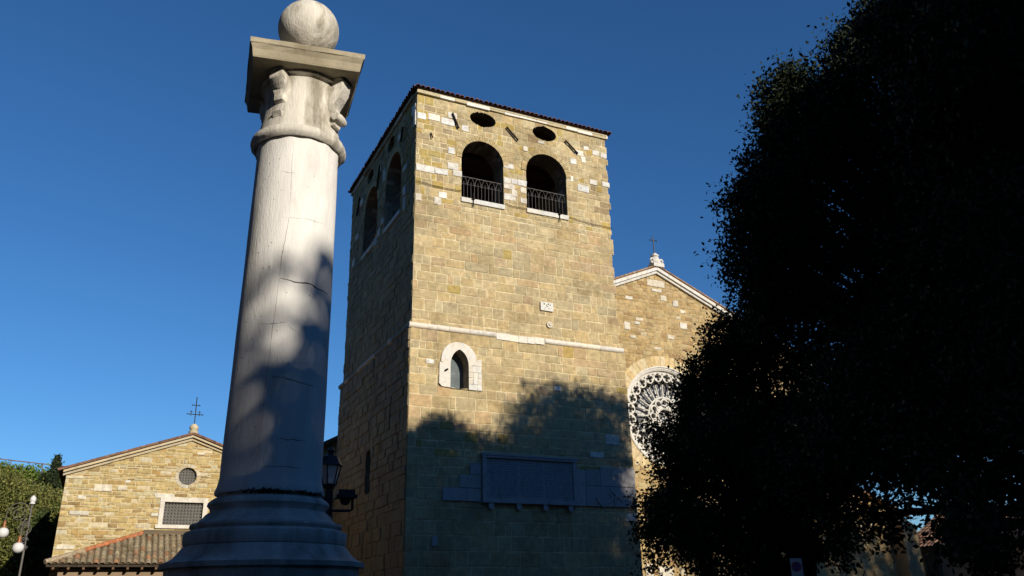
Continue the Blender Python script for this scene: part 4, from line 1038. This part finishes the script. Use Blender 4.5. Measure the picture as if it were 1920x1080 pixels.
# the big dark tree that fills the right of the view
bA = [((11.22, 9.95, 2.86), 0.12), ((9.61, 7.19, 2.32), 0.15), ((11.84, 7.8, 10.79), 0.9), ((11.13, 6.72, 10.1), 1.2), ((10.59, 5.64, 9.2), 1.1), ((11.64, 7.15, 11.09), 1), ((11.16, 6.66, 9), 1.2), ((12.78, 8.41, 11.89), 0.8), ((13.43, 9.4, 12.29), 0.75), ((13.85, 10.69, 13.08), 0.38), ((14.23, 10.3, 13.38), 0.45), ((14.26, 9.98, 13.48), 0.5), ((12.97, 11.46, 12.43), 0.34), ((12.62, 11.57, 11.89), 0.5), ((12.56, 11.76, 11.44), 0.4), ((12.47, 11.75, 10.79), 0.45), ((12.16, 12.16, 10.29), 0.4), ((11.81, 12.46, 9.69), 0.4), ((11.82, 12.45, 9.09), 0.42), ((11.92, 12.27, 8.19), 0.45), ((12.03, 12.19, 7.5), 0.45), ((12.57, 11.59, 10.81), 0.6), ((12.4, 11.63, 9.87), 0.8), ((12.1, 12.1, 9.2), 0.7), ((12.1, 12, 8.4), 0.7), ((13.3, 10.8, 12.1), 0.5), ((13.15, 10.9, 11.2), 0.8), ((14.5, 10.6, 12.1), 1.5), ((13.8, 11.5, 11.3), 1.1), ((13.16, 11.81, 11.89), 0.75), ((13.09, 11.92, 10.99), 0.8), ((12.9, 12.7, 9.9), 1), ((13.06, 12.63, 8.39), 1), ((14.2, 12, 10.2), 1.8), ((13.78, 12.41, 8), 1.7), ((15.8, 10.2, 11), 2.1), ((15.6, 10.6, 8.8), 2.2), ((17.6, 9.2, 11.9), 2.2), ((17.6, 9, 10), 2.6), ((16, 9, 12.6), 1.5), ((18.9, 8.6, 14.4), 1.9), ((15, 10.6, 6.4), 1.9), ((17.2, 8.6, 6.8), 2.2), ((14.2, 9, 5.6), 1.5), ((15.6, 7.6, 9.4), 1.8), ((14.6, 8.2, 11.4), 1.5), ((15.8, 8.2, 4.4), 1.3), ((13.4, 11.4, 5.6), 1.2), ((19.6, 9.4, 12), 2.2), ((20.4, 8.6, 15.2), 1.4), ((21.6, 8.6, 14.9), 1.4), ((19.8, 8.6, 14), 1.2), ((21.2, 8.6, 13.6), 1.3), ((20.4, 9, 12.6), 1.5), ((18.6, 8.8, 13.2), 1.5), ((16.2, 6.6, 6.4), 1.6), ((14.9, 7.4, 7.2), 1.4), ((11.2, 8.4, 3.9), 0.8), ((11.4, 9.6, 4.2), 1), ((12.2, 9.6, 5.2), 1.2), ((11, 10.6, 3.8), 0.7), ((10.6, 7.6, 3.3), 0.65), ((11.8, 8.4, 5.2), 1.1), ((11.2, 6.9, 4.4), 1.1), ((11.6, 6.8, 6.4), 1.3), ((12.4, 7.4, 8.6), 1.5), ((12.4, 6.8, 2.9), 0.9), ((10.9, 6.6, 2.5), 0.55), ((12.2, 8.6, 2.8), 0.7), ((13, 8.6, 7.2), 1.4), ((13.2, 8, 10.4), 1.3), ((12.2, 10.8, 5), 1)]
tree('broadleaf_tree', 'tall dark broadleaf tree filling the right side, reaching above the picture', (16.4, 8.6, 0), 5.5, .36, bA, 21, 92, 46, .22, .10, DK, twigs=260)
bB = [((12.5, 15.35, 6.76), 0.32), ((12.28, 15.53, 6.26), 0.38), ((12.04, 15.72, 5.77), 0.42), ((11.86, 15.85, 5.31), 0.45), ((11.76, 15.93, 4.72), 0.45), ((12.72, 15.18, 7.27), 0.35), ((12.51, 15.35, 5.92), 0.5), ((12.25, 15.55, 5.06), 0.5), ((12.85, 15.38, 6.92), 0.3), ((12.62, 15.58, 5.55), 0.42), ((12.25, 15.85, 4.95), 0.42), ((13.19, 15.14, 7.57), 0.4), ((13.75, 14.76, 7.92), 0.35), ((12, 16, 4.4), 0.42), ((12.8, 15.4, 6.2), 0.35), ((13.52, 14.82, 7.49), 0.65), ((13.2, 15.2, 6.7), 0.7), ((13.1, 15.2, 6), 0.8), ((12.8, 15.6, 5.2), 0.65), ((12.2, 16.2, 4.3), 0.55), ((11.89, 16.44, 3.7), 0.55), ((11.8, 16.4, 3), 0.6), ((13, 15.3, 4.8), 1.1), ((13.9, 14.6, 6.6), 1.2), ((13.4, 14.9, 4.6), 1.3), ((12.4, 15.8, 3.4), 0.9), ((14.4, 14.2, 5.4), 1.3), ((14.3, 14, 7.4), 1.3), ((13.3, 15, 3.3), 0.8), ((14.6, 14.2, 4), 0.8), ((11.8, 14.9, 2.7), 0.75), ((12.4, 14.2, 2.6), 0.7), ((11.39, 15.56, 3.4), 0.6), ((12.6, 13.6, 3.6), 0.9), ((12, 14, 4.8), 0.9), ((11.9, 12.4, 3.9), 0.75), ((12.6, 12.6, 4.6), 0.9), ((13.2, 13.2, 3), 0.8)]
tree('broadleaf_tree', 'lower dark tree in front of the rose window, its branches drooping beside the tower', (13.9, 14.4, 0), 3.4, .2, bB, 33, 125, 46, .17, .09, DK, twigs=80)
# trees of the square behind the viewer, whose shade lies over the foreground
def uv(u, v, y, r_): return ((u-.249*y, y, v-.375*y), r_)
TG = 'trees along the square'
oc = [
 ('square_tree', [uv(5.6, 5.2, -16, 2.3), uv(4.4, 3.4, -15, 1.7), uv(3.6, 1.5, -16, 1.9), uv(7.4, 8.0, -16, 2.5), uv(6.4, 2.5, -17, 2.4), uv(2.0, .8, -17, 1.6), uv(3.35, 5.3, -16.5, .65), uv(3.5, 6.0, -16, .42), uv(2.3, 3.2, -16, 1.5), uv(1.3, 2.6, -16, 1.3), uv(3.2, 4.2, -17, .9), uv(1.8, 3.9, -16, .9), uv(2.5, 3.9, -16.5, .8), uv(8.6, 4.6, -15, 2.4), uv(.6, -.2, -16, 1.8)], 8.8),
 ('square_tree', [uv(11.5, 9, -15, 2.8), uv(13.8, 11.5, -15, 2.6), uv(10.2, 6.0, -14, 2.6), uv(13, 6.5, -15, 2.8), uv(15.3, 13.2, -14, 2.3), uv(11.5, 12.0, -15, 2.0), uv(15.4, 8.4, -14, 2.6), uv(13.2, 3.2, -14, 2.4)], 17),
 ('square_tree', [uv(18, 13.2, -13, 2.8), uv(20.5, 14.4, -13, 2.6), uv(22.8, 13.8, -13, 2.6), uv(18.5, 9.2, -13, 2.8), uv(22, 9.6, -13, 3.0), uv(25, 11.4, -12, 2.2), uv(20.3, 5.4, -13, 2.8), uv(16.6, 4.6, -13, 2.4), uv(24.4, 6.4, -12, 2.6)], 23.5),
]
for i, (nm, bl, u) in enumerate(oc):
    tree(nm, 'large shade tree standing on the square behind the viewer', (u+3.5, -14, 0), 9, .4, [(c, r_) for c, r_ in bl], 60+i, 40, 26, .40, .32, DK, TG)
bl = [uv(33, 12, -6, 1.8), uv(35, 14.6, -6, 1.5), uv(37.5, 12, -6, 1.7), uv(40, 13.2, -6, 1.4), uv(36, 9.4, -6, 2.2), uv(42, 11.5, -6, 1.6), uv(44, 14, -6, 1.2), uv(31.2, 15.5, -6, 1.3), uv(39, 16, -6, 1.0), uv(38.4, 14, -6, 1.2), uv(36.5, 15.8, -6, 1.0), uv(41.4, 15.2, -6, .9), uv(34, 13.4, -6, 1.2), uv(37, 14.2, -5, 1.3), uv(40, 15.4, -5, 1.0), uv(42.5, 13.2, -6, 1.3), uv(35, 12, -5, 1.4), uv(43.5, 16, -6, .9), uv(41, 12.4, -5, .9), uv(34.5, 15.6, -5, .7), uv(42.6, 14.6, -5, .7)]
tree('square_tree', 'large shade tree standing on the square behind the viewer', (38, -6, 0), 8, .35, bl, 77, 46, 22, .34, .24, DK, TG)

for i, (nm, b0, bl) in enumerate((('occluder_tree', (-10, 13, 0), [((-10, 13, 9), 4.2), ((-9.5, 10, 13), 3.8), ((-10.5, 15, 15), 4), ((-10, 12, 19), 3.4), ((-9, 13, 24), 4)]),  # unseen trees added out of view to block sky light
        ('occluder_tree', (-13, 22, 0), [((-13, 22, 9), 4.6), ((-13, 20, 14), 4.2), ((-13, 24, 16), 4.2), ((-11.5, 22, 26), 4.5), ((-10.5, 20, 19), 4), ((-13.5, 26, 8), 4)]),
        ('occluder_tree', (-17, 36, 0), [((-17, 36, 8), 4.6), ((-17, 34, 14), 4.4), ((-17, 38, 16), 4.2), ((-16, 36, 21), 4.2), ((-15, 36, 26), 5)]),
        ('occluder_tree', (-20, 48, 0), [((-20, 48, 8), 5), ((-20, 46, 14), 4.6), ((-20, 50, 17), 4.6), ((-18, 48, 24), 5)]),
        ('occluder_tree', (-2.6, -3, 0), [((.3, -3.6, 15.8), 2.5), ((-.3, .6, 14.2), 2.5), ((-2, -1, 13.2), 2.6), ((1.4, -7, 18), 2.4), ((-1, 2, 15.5), 2.8), ((2.4, -2, 18.6), 2.4), ((3.6, -8, 20.4), 2.4), ((-4, -8, 17), 3.6), ((-6, 1, 16), 3.4), ((-4.5, 4, 14), 2.6)]),  # canopy put overhead to dim the sky light on the column
        ('occluder_tree', (-6, -4, 0), [((-5, -3, 12), 3.8), ((-7, -5, 8), 3.8), ((-3.2, -4.5, 14.5), 3.4), ((-6, -5, 17), 4)]))):
    tree(nm, 'unseen tall dark tree added beside and above the viewer to block sky light', b0, 7, .4, bl, 110+i, 24, 22, .55, .5, DK, 'unseen trees added to block sky light')

# unseen houses added behind the viewer and along the sides to block sky light
def block(label, x0, y0, x1, y1, h, seed, rise=2.4, colr=(.8, .68, .52)):
    t = thing('occluder_house', label, 'house', ((x0+x1)/2, (y0+y1)/2, 0), 'unseen houses added to block sky light'); r = random.Random(seed)
    k = MB(); k.box((x0, y0, 0), (x1, y1, h), colr); k.build('wall', M['plaster'], t)
    k = MB(); o = .4; cx, cy = (x0+x1)/2, (y0+y1)/2; lx = x1-x0 > y1-y0
    a = [(x0-o, y0-o, h), (x1+o, y0-o, h), (x1+o, y1+o, h), (x0-o, y1+o, h)]
    rg = [(x0+3, cy, h+rise), (x1-3, cy, h+rise)] if lx else [(cx, y0+3, h+rise), (cx, y1-3, h+rise)]
    k.faces(a+rg, [(0, 1, 5, 4), (2, 3, 4, 5), (1, 2, 5), (3, 0, 4), (3, 2, 1, 0)] if lx else [(0, 1, 4), (1, 2, 5, 4), (2, 3, 5), (3, 0, 4, 5), (3, 2, 1, 0)], (.26, .14, .09)); k.build('roof', M['tile'], t)
    faces = [((x0, y1), (x1, y1), (0, 1))] if lx else [((x0, y0), (x0, y1), (-1, 0)), ((x1, y0), (x1, y1), (1, 0))]
    for (p, q, nn) in faces:
        L_ = math.hypot(q[0]-p[0], q[1]-p[1]); n = int(L_/4)
        for fl_ in range(int(h/3.6)):
            for i in range(n):
                c = (p[0]+(q[0]-p[0])*(i+.5)/n, p[1]+(q[1]-p[1])*(i+.5)/n); z = 1.2+fl_*3.5
                e = (abs(nn[1])*.5+abs(nn[0])*.04, abs(nn[0])*.5+abs(nn[1])*.04)
                k = MB(); k.box((c[0]-e[0]*1.25, c[1]-e[1]*1.25, z-.12), (c[0]+e[0]*1.25, c[1]+e[1]*1.25, z+1.75), (.5, .47, .42)); w = k.build('window', M['plaster'], t)
                k = MB(); k.box((c[0]-e[0]*.95-abs(nn[0])*.05, c[1]-e[1]*.95-abs(nn[1])*.05, z), (c[0]+e[0]*.95+abs(nn[0])*.05, c[1]+e[1]*.95+abs(nn[1])*.05, z+1.6), (.04, .04, .045)); k.build('pane', M['paint'], w)
block('unseen tall house added behind the viewer to block light, directly opposite the chapel', -6, -48, 21, -37, 17.2, 1, 1.6)
block('unseen tall house added behind the viewer to block light, opposite the cathedral front', 22, -48, 52, -37, 22, 2)
block('unseen tall house added behind the viewer to block light, at the left corner', -38, -48, -7, -37, 18, 3)
block('unseen long house added on the left side to block sky light', -38, -34, -26, 24, 15, 4)
block('unseen tall house added on the right to block sky light, behind the long house', 56, -30, 66, 24, 18, 6)
block('unseen tall house added at the far left to block sky light', -44, 28, -32, 84, 20, 7)
block('unseen house added on the right to block sky light, nearer than the long house', 42, -36, 54, -9, 12, 5)

# ------------------------------------------------------------------ hillside on the left
GR = [(.165, .175, .045), (.135, .15, .04), (.185, .18, .052), (.10, .12, .034)]
HG = 'trees on the bank left of the chapel'
spots = [((-6.2, 50, 0), [((-6.0, 49.5, 6.9), 1.8), ((-7.8, 50, 6.2), 2.0), ((-4.6, 50, 6.4), 1.7), ((-6.4, 48.6, 4.6), 2.1), ((-4.4, 49, 4.0), 1.9), ((-8.2, 49, 3.4), 2.0), ((-5.4, 48.4, 2.2), 1.9)], 'olive green bushy tree at the far left edge'),
         ((-2.6, 52, 0), [((-3.0, 52, 6.4), 1.4), ((-2.2, 52, 5.6), 1.6), ((-3.4, 51, 4.6), 1.7), ((-1.8, 51.6, 3.6), 1.5), ((-2.8, 51, 2.2), 1.7), ((-1.2, 53, 5.6), 1.2)], 'olive green bushy tree next to the chapel corner'),
         ((-4.6, 58, 0), [((-5.8, 58, 8.1), 1.7), ((-4.2, 58, 7.3), 1.6), ((-6.8, 58, 7.4), 1.7), ((-5.2, 57.5, 6.4), 2.2), ((-7.4, 58, 6), 1.8)], 'taller olive green tree against the ivy wall')]
for i, (b0, bl, lb) in enumerate(spots):
    tree('bank_tree', lb, b0, 2.6, .16, bl, 90+i, 75, 38, .32, .15, GR, HG)
def conifer(label, base, z0, z1, rad, seed, cols, cat='cypress', nm='cypress_tree'):
    t = thing(nm, label, cat, base); rng = np.random.default_rng(seed); n = int((z1-z0)*70)
    tt = rng.uniform(0, 1, n); a = rng.uniform(0, 2*math.pi, n); q = rad*np.sin(np.pi*np.clip(tt*.86+.14, 0, 1))**.7*rng.uniform(.45, 1.08, n)
    pts = np.stack([base[0]+q*np.cos(a), base[1]+q*np.sin(a), z0+(z1-z0)*tt], 1)
    mb = MB(); mb.tube([base, (base[0], base[1], z1-.3)], [.14, .02], 8); mb.build('trunk', M['bark'], t)
    leaf_mesh('crown', pts, rng, 18, .12, .16, cols, M['leaf'], t, -1.5); return t
conifer('dark narrow cypress rising above the ivy wall by the chapel roof', (-3.75, 70, 0), 2, 12.5, .75, 5, [(.028, .042, .018), (.034, .05, .02)])
conifer('pale green slim cypress behind the scrolled street lamp', (-2.7, 46, 0), .6, 6.1, .55, 6, [(.075, .10, .03), (.06, .085, .03)])
conifer('second narrow cypress touching the taller dark one', (-4.55, 71, 0), 2, 11.3, .6, 8, [(.03, .045, .018), (.04, .055, .02)])
cw_ = thing('castle_wall', 'long high wall covered in ivy with a thin railing on top', 'wall', (-12, 76, 0))
k = MB(); slabm = [(-40, 74, 13.6), (14, 74, 11.6)]
k.faces([(-40, 75, 0), (14, 75, 0), (14, 75, 10.55), (-40, 75, 14.75), (-40, 77, 0), (14, 77, 0), (14, 77, 10.55), (-40, 77, 14.75)], [(0, 1, 2, 3), (3, 2, 6, 7), (5, 4, 7, 6), (0, 3, 7, 4), (1, 5, 6, 2)], (.3, .25, .16)); k.build('wall', M['rubble'], cw_)
rng = np.random.default_rng(12); n = 2600
xs = rng.uniform(-16, 2, n); tp = 10.55+(14-xs)*4.2/54; zs = np.minimum(tp+rng.normal(0, .12, n), 3+(tp-2.6)*rng.uniform(0, 1.05, n)); bul = .25+.25*np.sin(xs*1.3)*np.sin(zs*1.1)
leaf_mesh('ivy', np.stack([xs, 75-bul, zs], 1), rng, 16, .24, .26, [(.12, .19, .03), (.10, .155, .028), (.14, .205, .035)], M['leaf'], cw_)
k = MB(); zt = lambda x: 10.55+(14-x)*4.2/54
k.tube([(-40, 75.5, zt(-40)+.75), (14, 75.5, zt(14)+.75)], .04, 6, (.22, .14, .13))
for i in range(24): x = -38+i*2.2; k.tube([(x, 75.5, zt(x)-.05), (x, 75.5, zt(x)+.75)], .04, 6, (.22, .14, .13))
k.build('railing', M['tile'], cw_)
for mname in ('rail_iron',): pass
